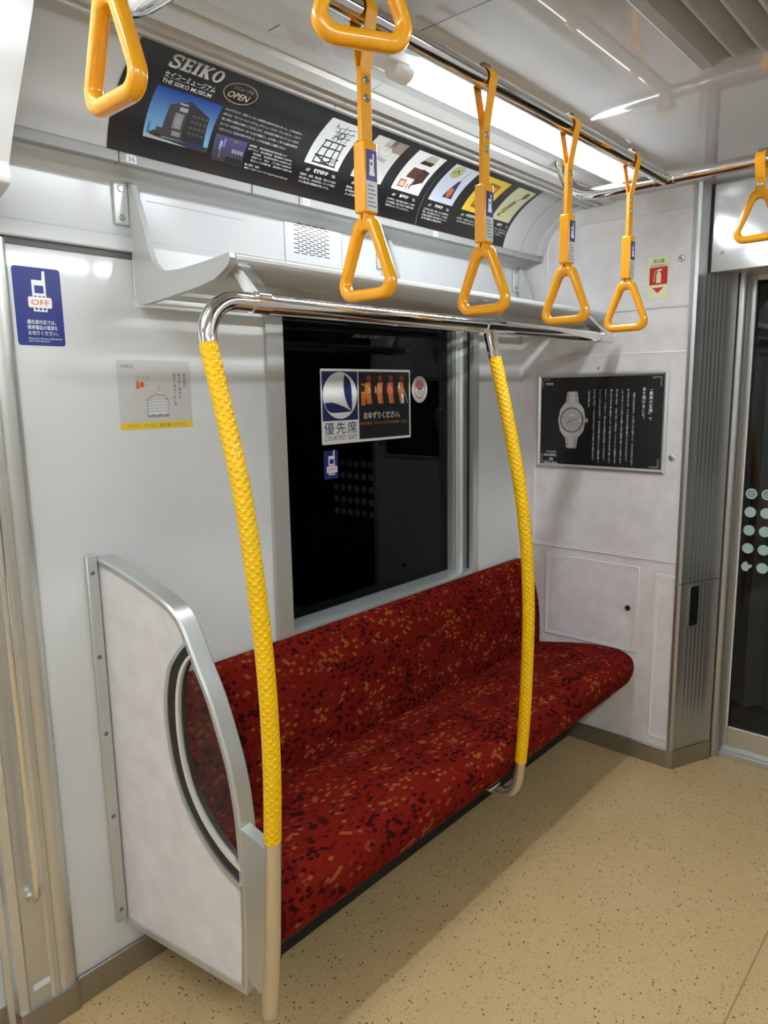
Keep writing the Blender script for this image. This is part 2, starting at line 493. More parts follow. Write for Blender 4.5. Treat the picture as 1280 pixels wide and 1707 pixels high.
# concave cove behind the posters
B0, B1, B2 = Vector((1.525, 2.0075)), Vector((1.50, 2.125)), Vector((1.345, 2.178))
def bez(t): return B0*(1-t)**2 + B1*2*t*(1-t) + B2*t*t
_T = [i/200 for i in range(201)]; _S = [0.0]
for i in range(200): _S.append(_S[-1]+(bez(_T[i+1])-bez(_T[i])).length)
ARC = _S[-1]
def cove(t):
    q = min(max(t, 0), 1)*ARC
    for i in range(200):
        if _S[i+1] >= q:
            k = (q-_S[i])/(_S[i+1]-_S[i]); return bez(_T[i]+(_T[i+1]-_T[i])*k)
    return bez(1)
def cove_n(t):
    e = (cove(min(t+.01, 1))-cove(max(t-.01, 0))).normalized()
    return Vector((-e.y, e.x)) if -e.y < 0 else Vector((-e.y, e.x))
class AdSurf:
    band = None
    def __call__(s, a, b, h=0.0):      # a = x, b = metres up the curve from its lower edge
        t = b/ARC; p = cove(t); e = (cove(min(t+.01, 1))-cove(max(t-.01, 0))).normalized()
        n = Vector((-e.y, e.x))        # towards the car
        if n.x > 0: n = -n
        p = p + n*(h+.0012)
        return Vector((a, p.x, p.y))
NB = 24
AdSurf.band = ARC/NB
cv = MB()
ring = [cove(i/NB) for i in range(NB+1)]
outer = [(1.40, 2.24), (1.66, 2.24), (1.66, 2.0)]
cv.prism([tuple(p) for p in ring] + outer, f_x, XR, 2.70)
obj('wall_left_cove', cv, COVE, kind='structure')
# white end trim following the cove beside the end wall, and the cove's joint line
tr = MB()
pts = [cove(i/NB) for i in range(NB+1)]
inner = []
for i, p in enumerate(pts):
    e = (pts[min(i+1, NB)]-pts[max(i-1, 0)]).normalized(); n = Vector((-e.y, e.x))
    if n.x > 0: n = -n
    inner.append(p+n*.010)
tr.prism([tuple(p) for p in pts] + [tuple(p) for p in inner[::-1]], f_x, 2.655, 2.70)
obj('trim_6', tr, UPPER, kind='structure')
tr = MB()
tr.prism([tuple(p) for p in pts] + [tuple(p+(q-p)*.07) for p, q in zip(pts[::-1], inner[::-1])], f_x, 2.535, 2.5385)
obj('trim_7', tr, mat('cove_joint', (.32, .32, .32), .6), kind='structure')
# moulded strips between the posters and the ceiling
mo_prof = [(1.350, 2.26), (1.350, 2.172), (1.333, 2.160), (1.322, 2.160), (1.314, 2.172), (1.306, 2.172), (1.298, 2.161), (1.286, 2.161), (1.278, 2.173), (1.262, 2.173),
           (1.255, 2.158), (1.222, 2.164), (1.216, 2.174), (1.205, 2.174), (1.198, 2.168), (1.176, 2.172), (1.165, 2.1752), (1.165, 2.26)]
for k, (a, b) in enumerate(((XR, 1.329), (1.331, 2.70))):
    obj('trim_%d' % (8+k), MB().prism(mo_prof, f_x, a, b), mat('moulding_grey%d' % k, (.56, .56, .54), .28, .3), kind='structure')
# ceiling
obj('ceiling', MB().box(XR, 3.05, YO, 1.30, ZC, ZC+.04), CEIL, kind='structure')
cl = MB()
for x in (1.203, -.4): cl.box(x-.0015, x+.0015, YO, .99, ZC-.0006, ZC)
cl.box(-.3, 1.0, 1.185, 1.1875, ZC-.0006, ZC).box(.9985, 1.001, 1.135, 1.187, ZC-.0006, ZC)
obj('trim_10', cl, mat('ceiling_joint', (.16, .16, .16), .6), kind='structure')

# baseboards
obj('baseboard_left', MB().box(.648, 2.70, 1.604, YW, 0, .076), KICK, kind='structure', bevel=.002)

# end wall: left of the gangway door, right of it (beyond the frame) and above it
YD0, YD1 = -.28, .915
ew = MB().box(XE, XE+.06, YD1, YW+.1, 0, 2.24).box(XE, XE+.06, YO, YD0, 0, ZC)
obj('wall_end', ew, PINK, kind='structure')
obj('baseboard_end', MB().box(XE-.009, XE, .925, 1.604, 0, .074).box(XE-.009, XE, YO, YD0-.01, 0, .074), KICK, kind='structure', bevel=.002)
obj('wall_right', MB().box(XR, 2.76, YO-.06, YO, 0, ZC), WHITE, kind='structure')
obj('wall_rear', MB().box(XR-.06, XR, YO, YW+.1, 0, 2.24), WHITE, kind='structure')

# door pillars beside the gangway door: ribbed steel plate turning into the doorway
def pillar(sign, yc):
    Y = lambda y: yc + sign*(y-.915)
    prof = [(2.757, .955), (2.692, .930), (2.690, .918), (2.697, .908), (2.715, .903)]
    a, b = Vector((2.722, .899)), Vector((2.838, .852)); d = b-a; n = Vector((d.y, -d.x)).normalized()
    if n.y > 0: n = -n
    ribs = 6
    for k in range(ribs):
        t0, t1 = k/ribs, (k+1)/ribs
        prof += [tuple(a+d*(t0+.005)), tuple(a+d*(t1-.10)), tuple(a+d*(t1-.055)+n*.0013), tuple(a+d*(t1-.02)+n*.0013)]
    prof += [(2.846, .848), (2.862, .838), (2.876, .826), (2.884, .832), (2.886, .96)]
    return [(x, Y(y)) for x, y in prof]
f_z = lambda a, b, h: Vector((a, b, h))
pz = pillar(1, .915)
obj('trim_11', MB().prism(pz, f_z, .750, ZC), STEEL, kind='structure')
obj('trim_12', MB().prism(pz, f_z, .074, .7475), STEEL, kind='structure')
kp = [(2.757, .955), (2.690, .928), (2.693, .906), (2.842, .842), (2.872, .822), (2.886, .83), (2.886, .96)]
obj('trim_13', MB().prism(kp, f_z, 0, .074), KICK, kind='structure')
obj('trim_14', MB().prism(pillar(-1, YD0), f_z, 0, ZC), STEEL, kind='structure')
# black slot of the pillar (recessed pull)
slot = MB()
pa, pb = Vector((2.742, .8905)), Vector((2.784, .8735))
dd = (pb-pa); nn = Vector((dd.y, -dd.x)).normalized()
if nn.y > 0: nn = -nn
sp = rpoly([(0, .578), (dd.length, .578), (dd.length, .733), (0, .733)], .008, 5)
slot.prism(sp, lambda a, b, h: Vector((pa.x+dd.normalized().x*a+nn.x*h, pa.y+dd.normalized().y*a+nn.y*h, b)), -.006, .0035)
obj('trim_15', slot, BLACK, kind='structure')
rim = MB(); so = rpoly([(-.004, .574), (dd.length+.004, .574), (dd.length+.004, .737), (-.004, .737)], .011, 5)
ff = lambda a, b, h: Vector((pa.x+dd.normalized().x*a+nn.x*h, pa.y+dd.normalized().y*a+nn.y*h, b))
rim.loft([[ff(a, b, .001) for a, b in so], [ff(a, b, .0042) for a, b in so], [ff(a, b, .0042) for a, b in sp], [ff(a, b, .001) for a, b in sp]], True, False, False)
obj('trim_16', rim, STEEL, kind='structure')

# gangway door, header, jamb and what stands behind the glass
d1 = thing('door_1', '', '', (2.965, .3, 0), kind='structure')
obj('jamb', MB().tube([(2.912, .822, 0), (2.912, .822, 1.93)], .020, 20).box(2.905, 2.96, .815, .95, 0, 2.1), STEEL, d1, bevel=.002)
lf = MB()
lf.box(2.955, 2.985, .785, .845, .03, 1.93).box(2.955, 2.985, -.26, .785, .03, .117).box(2.955, 2.985, -.26, .785, 1.862, 1.93).box(2.955, 2.985, -.26, -.2, .117, 1.862)
obj('leaf_frame', lf, brushed(mat('door_frame_metal', (.62, .61, .56), .32, .8), (60, 60, 2), .14, .32), d1, bevel=.002)
obj('glass_edge', MB().box(2.953, 2.96, .783, .7875, .117, 1.862).box(2.953, 2.96, -.2, .785, .1165, .121), ink((.8, .8, .78)), d1)
obj('glass_seal', MB().box(2.954, 2.962, .7785, .783, .121, 1.862), DARK, d1)
obj('pane', MB().box(2.966, 2.972, -.2, .785, .117, 1.862), DOORGLASS, d1)
obj('threshold', MB().box(2.925, 2.999, -.27, .85, 0, .022).box(2.94, 2.999, -.27, .85, .022, .032), ALU, d1, bevel=.002)
DS = Surf((2.965, 0, 0), (0, -1, 0), (0, 0, 1), (-1, 0, 0))
p = Print(DS)
for c in range(8):
    for r in range(5):
        a = -.756 + c*.0555; b = 1.075-r*.0712
        if c == 0 and r == 4:
            p.poly('frosted_dot', (.42, .55, .52), 1, [(a-.02, b-.003), (a-.012, b-.018), (a+.004, b-.02), (a+.008, b-.008), (a+.017, b-.003), (a+.02, b+.009), (a+.006, b+.008), (a-.002, b+.02), (a-.014, b+.012)])
            continue
        p.ell('frosted_dot', (.42, .55, .52), 1, a, b, .0205, .0205, 24)
    if c < 8:
        p.ring('letter', (.02, .02, .025), 2, -.756+c*.0555, 1.075, .0125, .0125, .0026, 24)
        p.text('letter', (.02, .02, .025), 2, -.756+c*.0555, 1.075-.0055, 'G', .0155, None, 'CENTER', 1, .006)
p.build(d1)
hd = MB().box(2.742, 2.76, -.25, .882, 1.878, 2.168)
obj('header_panel', hd, mat('header_gloss', (.62, .63, .63), .12, .3), d1, bevel=.003)
hd = MB().box(2.76, 2.95, -.26, .885, 1.884, 2.175)
obj('header_box', hd, COVE, d1)
obj('header_gap', MB().box(2.7415, 2.745, .882, .8865, 1.88, 2.172), BLACK, d1)
obj('screw', disc(MB(), (2.742, .846, 1.941), (-1, 0, 0), .0055, .002), CHROME, d1)
gw = MB()
gw.box(3.95, 4.0, -.6, 1.2, -.04, 2.2).box(3.0, 4.0, 1.15, 1.2, -.04, 2.2).box(3.0, 4.0, -.6, -.55, -.04, 2.2).box(3.0, 4.0, -.6, 1.2, 2.1, 2.2).box(3.0, 4.0, -.6, 1.2, -.08, -.03)
obj('wall_gangway', gw, mat('gangway_dark', (.14, .14, .145), .5), kind='structure')
bl = MB(); rows = []
for k in range(60):
    x = 3.06+k*.0075
    rows.append((x, 1.03+.022*math.sin(k*.9) + .01*math.sin(k*.37)))
bl.loft([[Vector((x, y + .012*math.sin(z*5+x*9), z)) for z in [i*.1 for i in range(20)]] for x, y in rows], False, False, True)
rows = [(3.5+.03*math.sin(k*.8)+.012*math.sin(k*2.1), 1.05-k*.014) for k in range(46)]
bl.loft([[Vector((x + .015*math.sin(z*4+y*11), y, z)) for z in [i*.1 for i in range(18)]] for x, y in rows], False, False, True)
bo = tag(obj('gangway_bellows', bl, mat('bellows_grey', (.30, .30, .29), .45), origin=(3.3, 1, 0)), 'dark grey folded bellows curtain behind the glass of the gangway door', 'curtain')
gt = MB().box(3.30, 3.33, .77, .782, .95, 1.42).box(3.05, 3.5, .74, .746, 1.712, 1.722).box(3.34, 3.36, .5, .95, 1.80, 1.83)
obj('trim_17', gt, mat('gangway_post', (.42, .38, .24), .35, .6), kind='structure')

# window
w1 = thing('window_1', '', '', (1.85, YW, WZ0), kind='structure')
fr = MB().box(1.322, 1.383, 1.604, 1.705, .740, WZ1)
rj = [(2.374, 1.606), (2.336, 1.606), (2.334, 1.622), (2.346, 1.626), (2.346, 1.643), (2.322, 1.646), (2.316, 1.657), (2.308, 1.660), (2.300, 1.664), (2.292, 1.705), (2.374, 1.705)]
fr.prism(rj, f_z, .740, WZ1)
fr.box(1.383, 2.30, 1.606, 1.70, 1.715, WZ1)
obj('window_frame', fr, ALU, w1)
obj('gasket', MB().box(2.3445, 2.348, 1.628, 1.642, .77, WZ1), DARK, w1)
sl = [(1.604, .742), (1.604, .764), (1.610, .767), (1.66, .768), (1.70, .7695), (1.70, .742)]
obj('window_sill', MB().prism(sl, f_x, 1.383, 2.3365), ALUGREEN, w1)
obj('reveal', MB().box(2.281, 2.293, 1.6645, 1.70, .768, 1.715), ALUGREEN, w1)
obj('pane', MB().box(1.383, 2.300, 1.689, 1.693, .765, 1.716), GLASS, w1)
obj('blind_box', MB().box(1.383, 2.30, 1.75, 1.80, 1.64, 1.73).box(1.40, 1.49, 1.7, 1.705, 1.632, 1.634), mat('blind_box_dark', (.02, .02, .021), .5), w1)
tn = MB().box(.9, 3.0, 2.25, 2.3, .2, 2.4).box(.9, .95, 1.72, 2.3, .2, 2.4).box(2.95, 3.0, 1.72, 2.3, .2, 2.4).box(.9, 3.0, 1.72, 2.3, .2, .25).box(.9, 3.0, 1.72, 2.3, 2.35, 2.4)
obj('wall_tunnel', tn, mat('tunnel_black', (.006, .006, .007), .9), kind='structure')

# side door and its frame, at the left edge
d2 = thing('door_2', '', '', (0, 1.66, 0), kind='structure')
obj('leaf', MB().box(-.62, .503, 1.655, 1.69, .078, 1.80), WHITE, d2)
obj('kick_plate', MB().box(-.62, .503, 1.652, 1.69, 0, .078), KICK, d2)
dj = [(.497, 1.70), (.497, 1.640), (.508, 1.632), (.512, 1.610), (.530, 1.604), (.536, 1.609), (.585, 1.609), (.590, 1.6035), (.602, 1.6035), (.606, 1.609), (.612, 1.605), (.636, 1.603), (.648, 1.610), (.650, 1.6145), (.650, 1.70)]
obj('door_frame', MB().prism(dj, f_z, .0, 1.81), brushed(mat('door_frame_alu', (.60, .60, .57), .3, .75), (80, 80, 2), .16, .3), d2)
obj('kick_strip', MB().box(.545, .583, 1.6065, 1.61, .112, .126), ink((.75, .77, .75)), d2)
obj('foot_cap', MB().prism([(.508, 1.62), (.512, 1.600), (.640, 1.596), (.655, 1.606), (.655, 1.70), (.508, 1.70)], f_z, 0, .072), KICK, d2, bevel=.004)
obj('rubber_seal', MB().box(.499, .504, 1.636, 1.644, .33, 1.2), DARK, d2)
gb = MB().tube([(.562, 1.603, .352), (.562, 1.585, .356), (.562, 1.572, .372)] + [(.562, 1.570, z/10) for z in range(4, 16)], .0085, 12)
obj('grab_bar', gb, CHROME, d2)
obj('grab_bar_foot', MB().lathe([(.013, 0), (.013, .006), (.009, .016)], (.562, 1.6085, .350), (0, -1, 0), 16), CHROME, d2)
hx = .60
hp = [(1.606, 1.82), (1.440, 1.872), (1.434, 1.880), (1.438, 1.905), (1.400, 1.965), (1.340, 2.045), (1.285, 2.12), (1.262, 2.174), (1.606, 2.174)]
obj('trim_18', MB().prism(hp, f_x, -1.1, hx), mat('header_white', (.66, .67, .66), .22), kind='structure', bevel=.005)

# =================================================================== SEAT
sx0, sx1 = .872, 2.694
def seat_wave(x):
    t = (x-sx0)/(sx1-sx0)*4
    return .5-.5*math.cos(2*PI*t)
NX = 64
def sweep_x(prof_fn, nx, x0, x1, closed=True):
    rings = []; vs = []
    for i in range(nx+1):
        x = x0+(x1-x0)*i/nx
        pr = prof_fn(x); rings.append([Vector((x, y, z)) for y, z in pr])
    pr0 = prof_fn((x0+x1)/2); d = [0.0]
    n = len(pr0)
    for j in range(n): d.append(d[-1]+math.hypot(pr0[(j+1) % n][0]-pr0[j][0], pr0[(j+1) % n][1]-pr0[j][1]))
    return MB().loft(rings, True, True, True, lambda k, i: (x0+(x1-x0)*k/nx, d[i]))
def cushion(x):
    w_ = seat_wave(x); e = min(x-sx0, sx1-x); rd = .012*max(0, 1-e/.02)**2
    dz = -.011*w_
    top = [(1.530, .393), (1.49, .398), (1.42, .412+dz), (1.34, .428+dz), (1.262, .440+dz*.9), (1.19, .4455+dz*.7), (1.145, .4440+dz*.5), (1.112, .438), (1.088, .426), (1.074, .408), (1.069, .386), (1.0695, .365), (1.075, .342), (1.084, .323), (1.095, .312),
           (1.13, .300), (1.2, .288), (1.4, .27), (1.530, .262)]
    P = spline([(a, b) for a, b in top], 3)
    cy, cz = 1.3, .35
    return [(p.x+(cy-p.x)*rd*2, p.y+(cz-p.y)*rd*4) for p in P]
def back(x):
    w_ = seat_wave(x); e = min(x-sx0, sx1-x); rd = .012*max(0, 1-e/.02)**2
    pr = [(1.607, .755), (1.590, .7535), (1.566, .741), (1.549, .713), (1.535, .681), (1.519+.004*w_, .635), (1.506+.008*w_, .578), (1.499+.008*w_, .52), (1.496+.005*w_, .46), (1.497, .405), (1.505, .385), (1.607, .38)]
    P = spline(pr, 3); cy, cz = 1.57, .56
    return [(p.x+(cy-p.x)*rd*3, p.y+(cz-p.y)*rd*2) for p in P]
seat = thing('bench_seat', 'long red patterned moquette bench seat against the window wall', 'bench seat', (1.78, 1.35, 0))
obj('seat_cushion', sweep_x(cushion, NX, sx0, sx1), MOQ, seat)
obj('backrest', sweep_x(back, NX, sx0, sx1), MOQ, seat)
sf = MB().box(.89, 2.68, 1.16, 1.60, .235, .285)
obj('seat_frame', sf, mat('seat_frame_dark', (.014, .013, .012), .6, .0), seat, bevel=.004)
for x in (1.15, 1.83, 2.5):
    obj('cantilever_arm', MB().prism([(1.604, .10), (1.604, .262), (1.16, .262), (1.16, .238), (1.45, .19)], f_x, x-.015, x+.015), mat('arm_dark', (.05, .05, .05), .5), seat)
obj('heater_box', MB().box(1.06, 2.68, 1.347, 1.602, .001, .235), mat('heater_black', (.012, .011, .010), .6, .0), seat, bevel=.004)
obj('bracket_tab', MB().box(1.742, 1.80, 1.130, 1.165, .262, .27).box(1.742, 1.80, 1.130, 1.135, .255, .297), ink((.7, .68, .6)), seat)

# =================================================================== PARTITION beside the seat
SL = .14; kk = math.hypot(1, SL)
ud = Vector((SL, -1, 0))/kk; nd = Vector((1, SL, 0))/kk      # along the panel; away from the camera side
def PP(s_, z_, h=0.0):
    q = Vector((.785, YW, 0)) + ud*s_ + nd*h
    return Vector((q.x, q.y, z_))
part = thing('seat_partition', 'grey-framed pinkish partition panel with an oval glass, at the near end of the red bench', 'partition', (.80, 1.4, 0))
crease = [(.0, 1.106), (.06, 1.092), (.12, 1.075), (.18, 1.054), (.229, 1.035), (.262, 1.016), (.284, .992), (.302, .960), (.33, .90), (.362, .836), (.390, .760), (.414, .682), (.428, .60), (.434, .52), (.436, .43), (.435, .34), (.431, .25), (.424, .158)]
cr_s = spline(crease, 4)
inn = []
for i, p_ in enumerate(cr_s):
    t_ = (cr_s[min(i+1, len(cr_s)-1)]-cr_s[max(i-1, 0)]).normalized()
    inn.append(p_ + Vector((t_.y, -t_.x))*.013)      # to the inside (below the crease)
# inner side check: keep points below/left of the crease
frm = MB(); T_ = .046
rings = []
for a_, b_ in zip(cr_s, inn):
    d_ = (a_-b_).normalized(); o_ = a_
    e_ = a_+d_*.004
    rings.append([PP(b_.x, b_.y, .001), PP(a_.x, a_.y, -.002), PP(e_.x, e_.y, .003), PP(e_.x, e_.y, T_-.003), PP(a_.x, a_.y, T_+.002), PP(b_.x, b_.y, T_-.001)])
frm.loft(rings, True, True, True)
fo = obj('edge_frame', frm, ALU, part, sharp=24)
# oval cut-out: gasket arc between the frame's front edge and the panel
garc = [(.299, .958), (.279, .940), (.258, .927-.012), (.238, .89), (.224, .85), (.215, .80), (.2135, .745), (.220, .68), (.234, .62), (.255, .568), (.283, .520), (.318, .478), (.36, .442), (.40, .418), (.428, .405)]
garc = spline(garc, 3)
karc = [(.318, .925), (.304, .915), (.288, .895), (.274, .865), (.264, .825), (.259, .775), (.2595, .72), (.267, .665), (.281, .615), (.302, .572), (.330, .535), (.365, .502), (.40, .478), (.43, .464)]
karc = spline(karc, 3)
# panel = outline minus the oval
i0 = min(range(len(inn)), key=lambda i: (inn[i]-Vector(garc[0])).length)
i1 = min(range(len(inn)), key=lambda i: (inn[i]-Vector(garc[-1])).length)
poly = [tuple(p_) for p_ in inn[:i0+1]] + [tuple(p_) for p_ in garc] + [tuple(p_) for p_ in inn[i1:]] + [(.0, .152)]
def tri_prism(mb, poly, f, h0, h1):
    from mathutils.geometry import tessellate_polygon
    tr_ = tessellate_polygon([[Vector((a, b, 0)) for a, b in poly]])
    n = len(poly); vs = [f(a, b, h0) for a, b in poly] + [f(a, b, h1) for a, b in poly]
    mb.add(vs, [tuple(t) for t in tr_] + [tuple(n+i for i in t[::-1]) for t in tr_] + [(i, (i+1) % n, n+(i+1) % n, n+i) for i in range(n)])
    return mb
po = obj('panel', tri_prism(MB(), poly, PP, .004, .040), PINK, part)
def arc_band(a, b, h0, h1):
    return MB().loft([[PP(*p_, h0), PP(*p_, h1), PP(*q_, h1), PP(*q_, h0)] for p_, q_ in zip(a, b)], True, True, False)
def mid(a, b, t):
    n = 40
    A = [a[int(i*(len(a)-1)/n)] for i in range(n+1)]; Bq = [b[int(i*(len(b)-1)/n)] for i in range(n+1)]
    return [p_.lerp(q_, t) for p_, q_ in zip(A, Bq)]
ga, gb_, gc, gd_ = mid(garc, karc, 0), mid(garc, karc, .24), mid(garc, karc, .80), mid(garc, karc, 1)
obj('outer_trim', arc_band(ga, gb_, -.0025, .030), ALU, part)
obj('rubber_gasket', arc_band(gb_, gc, .001, .030), DARK, part)
obj('inner_trim', arc_band(gc, gd_, -.0012, .010), ink((.62, .62, .56), .25), part)
gp = [tuple(p_) for p_ in gd_] + [tuple(p_) for p_ in inn[i0:i1+1]][::-1]
obj('glass', tri_prism(MB(), gp, PP, .006, .010), CLEARGLASS, part)
br_ = MB().prism([(-.002, .140), (.430, .144), (.430, .159), (-.002, .156)], PP, -.001, .046)
obj('bottom_rail', br_, ALU, part, bevel=.003)
ws = MB().box(.757, .785, 1.604, YW, .160, 1.118)
st = obj('wall_strip', ws, ALU, part, bevel=.003)
for z in (1.075, .868, .672, .452, .193):
    obj('screw', disc(MB(), (.770, 1.604, z), (0, -1, 0), .0055, .0018), mat('screw_dark', (.2, .19, .17), .4, .8), st)
PA_, PB_ = Vector((.848, 1.176)), Vector((.8385, 1.070))
fpost = lambda a, b, h: Vector((PA_.x+(PB_.x-PA_.x)*a+h, PA_.y+(PB_.y-PA_.y)*a, b))
pst = MB().prism([(-.12, .190), (.30, .178), (.60, .195), (.70, .34), (.82, .45), (.90, .52), (.92, .553), (.0, .556), (-.12, .558)], fpost, -.002, .026)
obj('front_post', pst, ALU, part, bevel=.003)

# =================================================================== HANDRAIL 1 (pole, bend and long bar)
KP = .963                                    # distance factor of rail and poles from the eye point they were measured at
PX1, PX2 = .862*KP, 1.868*KP
def kp(l): return [(y*KP, 1.486+(z-1.486)*KP) for y, z in l]
prof_pole = [(1.2275, 1.60), (1.233, 1.582), (1.187, 1.458), (1.138, 1.283), (1.106, 1.081), (1.087, .897), (1.0865, .70), (1.095, .562)]
prof_pole = [(1.226, 1.585), (1.187, 1.458), (1.138, 1.283), (1.106, 1.081), (1.089, .897), (1.0865, .72), (1.0945, .560)]
lowp = kp([(1.0945, .560), (1.1045, .407), (1.1155, .263), (1.133, .118)]); prof_pole = kp(prof_pole)
hr = thing('handrail', 'long chrome handrail bent down into the yellow pole at the partition', 'handrail', (PX1, 1.10, 0))
ZB, YB = 1.665, 1.1825
bend = [(PX1, prof_pole[0][0], prof_pole[0][1])]
for i in range(0, 11):
    t = PI/2*i/10
    bend.append((PX1+.072*(1-math.cos(t)), YB, ZB-.072+.072*math.sin(t)))
bend += [(PX1+.072+.02+(2.615-PX1-.095)*i/30, YB, ZB) for i in range(31)]
obj('bar', MB().tube(bend, .0187, 20), CHROME, hr)
sl_path = [(PX1, y, z) for y, z in spline(prof_pole, 8)]
sleeve = MB().tube(sl_path, .0182, 24)
obj('grip_sleeve', sleeve, GRIP, hr)
lp = spline(lowp, 6)
cvr = obj('lower_cover', MB().tube([(PX1, y, z) for y, z in lp], [.0178]*(len(lp)-2)+[.0172, .0166], 20), COVER, hr)
for z in (.493, .317):
    yy = 1.0605 if z > .4 else 1.073
    obj('screw', disc(MB(), (PX1+.013, yy-.012, z), (.72, -.72, 0), .005, .0015), mat('screw_black', (.06, .05, .04), .4, .6), cvr)
def clamp(x, parent):
    m = MB().lathe([(.0187, -.022), (.0218, -.022), (.0218, .022), (.0187, .022)], (x, YB, ZB), (1, 0, 0), 20)
    c = obj('clamp', m, CHROME, parent)
    b = MB().prism([(YB-.0205, ZB+.004), (YB-.0210, ZB+.014), (1.232, 1.748), (1.256, 1.742), (YB+.016, ZB+.004)], f_x, x-.013, x+.017)
    obj('hanger_plate', b, CHROME, c, bevel=.002)
    return c
clamp(.960, hr); clamp(1.84, hr); clamp(2.52, hr)
obj('end_cap', MB().lathe([(.0187, -.006), (.0192, -.006), (.0192, .001), (.014, .004), (0, .004)], (2.615, YB, ZB), (1, 0, 0), 20), CHROME, hr)
# pole 2
pp2 = thing('grab_pole', 'curved yellow dimpled grab pole in front of the middle of the red bench', 'pole', (PX2, 1.1, 0))
top = [(1.2300, 1.670), (1.2218, 1.637), (1.2142, 1.607), (1.2065, 1.577)]
obj('top_pipe', MB().tube([(PX2, y, z) for y, z in kp(top)], .0180, 20), CHROME, pp2)
y2 = [(1.2065, 1.577), (1.163, 1.411), (1.119, 1.216), (1.092, 1.036), (1.079, .85), (1.0795, .658), (1.0865, .459), (1.0975, .315)]
obj('grip_sleeve', MB().tube([(PX2, y, z) for y, z in spline(kp(y2), 8)], .0182, 24), GRIP, pp2)
hook = [(1.0975, .315), (1.102, .275), (1.108, .240), (1.120, .212), (1.142, .193), (1.175, .186), (1.23, .186), (1.27, .195), (1.29, .225), (1.292, .262)]
hs = spline(kp(hook), 5)
obj('foot_hook', MB().tube([(PX2, y, z) for y, z in hs], .0160, 18), COVER, pp2)
obj('tee_collar', MB().lathe([(.0187, -.030), (.0222, -.030), (.0222, .030), (.0187, .030)], (PX2, YB, ZB), (1, 0, 0), 20), CHROME, pp2)

# =================================================================== LUGGAGE RACK
rk = thing('luggage_rack', 'pale grey luggage rack on curved side brackets above the window', 'rack', (1.8, 1.5, 1.70))
bp_ = [(1.606, 1.972), (1.590, 1.962), (1.575, 1.925), (1.560, 1.890), (1.546, 1.85), (1.534, 1.808), (1.520, 1.782), (1.500, 1.766), (1.474, 1.758), (1.418, 1.7555), (1.349, 1.7585), (1.290, 1.7625), (1.236, 1.767),
       (1.232, 1.757), (1.240, 1.745), (1.262, 1.733), (1.289, 1.721), (1.35, 1.712), (1.424, 1.705), (1.50, 1.699), (1.575, 1.694), (1.592, 1.696), (1.602, 1.710), (1.606, 1.73)]
for i, x in enumerate((.936, 1.836, 2.66)):
    b = obj('bracket', tri_prism(MB(), bp_, f_x, x-.004, x+.010), RACK, rk, bevel=.002)
    mp_ = obj('mounting_plate', MB().box(x-.040, x-.004, 1.606, YW, 1.874, 1.968), RACK, b, bevel=.003)
    for z in (1.953, 1.890):
        obj('screw', disc(MB(), (x-.022, 1.606, z), (0, -1, 0), .0075, .002), mat('rack_screw', (.25, .25, .25), .3, .9), mp_)
fp = [(1.236, 1.768), (1.231, 1.764), (1.230, 1.755), (1.234, 1.748), (1.248, 1.738), (1.262, 1.730), (1.289, 1.7185), (1.30, 1.7185), (1.30, 1.735), (1.262, 1.748), (1.256, 1.764), (1.250, 1.768)]
obj('front_rail', MB().prism(fp, f_x, .946, 2.665), RACK, rk, bevel=.0015)
obj('end_cap', MB().prism(fp, f_x, 2.665, 2.685), mat('rack_cap', (.70, .70, .68), .2, .4), rk, bevel=.002)
obj('tray', MB().prism([(1.295, 1.722), (1.43, 1.711), (1.44, 1.711), (1.44, 1.715), (1.295, 1.728)], f_x, .946, 2.66), RACKTRAY, rk)
obj('rear_slat', MB().prism([(1.475, 1.708), (1.535, 1.704), (1.535, 1.709), (1.475, 1.713)], f_x, .946, 2.66), RACKTRAY, rk)
obj('bounce_plate', MB().box(.950, 2.69, 1.602, 1.610, 1.742, 1.832), mat('rack_bounce_white', (.80, .81, .80), .5), rk, bevel=.002)  # added white plate; its colour stands in for light bounced behind the rack
obj('rear_rail', MB().prism(rpoly([(1.572, 1.697), (1.592, 1.697), (1.592, 1.712), (1.572, 1.712)], .004, 4), f_x, .946, 2.70), mat('rear_rail_white', (.72, .74, .72), .3), rk)

# =================================================================== OVERHEAD RAILS
RY, RZ = .828, 2.062
rl = thing('overhead_rail', 'long chrome overhead rail that carries the row of yellow straps', 'rail', (1.2, RY, ZC))
obj('rail_pipe', MB().tube([(-2.2+4.35*i/40, RY, RZ) for i in range(41)], .0172, 20), CHROME, rl)
for x in (-1.2,):
    obj('hanger', MB().tube([(x, RY, RZ+.01), (x, RY, ZC)], .009, 12), CHROME, rl)
def crossbar(x, y1, label):
    t_ = thing('overhead_crossbar', label, 'rail', (x, .3, ZC))
    path = [(x, -.5+i*.1, RZ) for i in range(15)] + [(x, 1.0, RZ)]
    path += [(x, 1.04, RZ+.001), (x, 1.075, RZ+.007), (x, 1.105, RZ+.022), (x, 1.13, RZ+.047), (x, 1.146, RZ+.078), (x, 1.152, ZC)]
    path = [(x, -.56, ZC), (x, -.55, RZ+.05), (x, -.52, RZ+.01)] + path
    obj('crossbar_pipe', MB().tube(path, .0172, 20), CHROME, t_)
    obj('ceiling_flange', MB().lathe([(.016, -.02), (.026, -.006), (.028, 0)], (x, 1.152, ZC), (0, 0, 1), 20), CHROME, t_)
    obj('joint', MB().lathe([(.0172, -.028), (.0195, -.026), (.0195, .026), (.0172, .028)], (x, RY, RZ), (0, 1, 0), 20), CHROME, t_)
    return t_
crossbar(2.15, 1.152, 'chrome crossbar under the ceiling at the far end of the strap rail')
crossbar(.655, 1.152, 'chrome crossbar at the top left, its curved end near the poster edge')

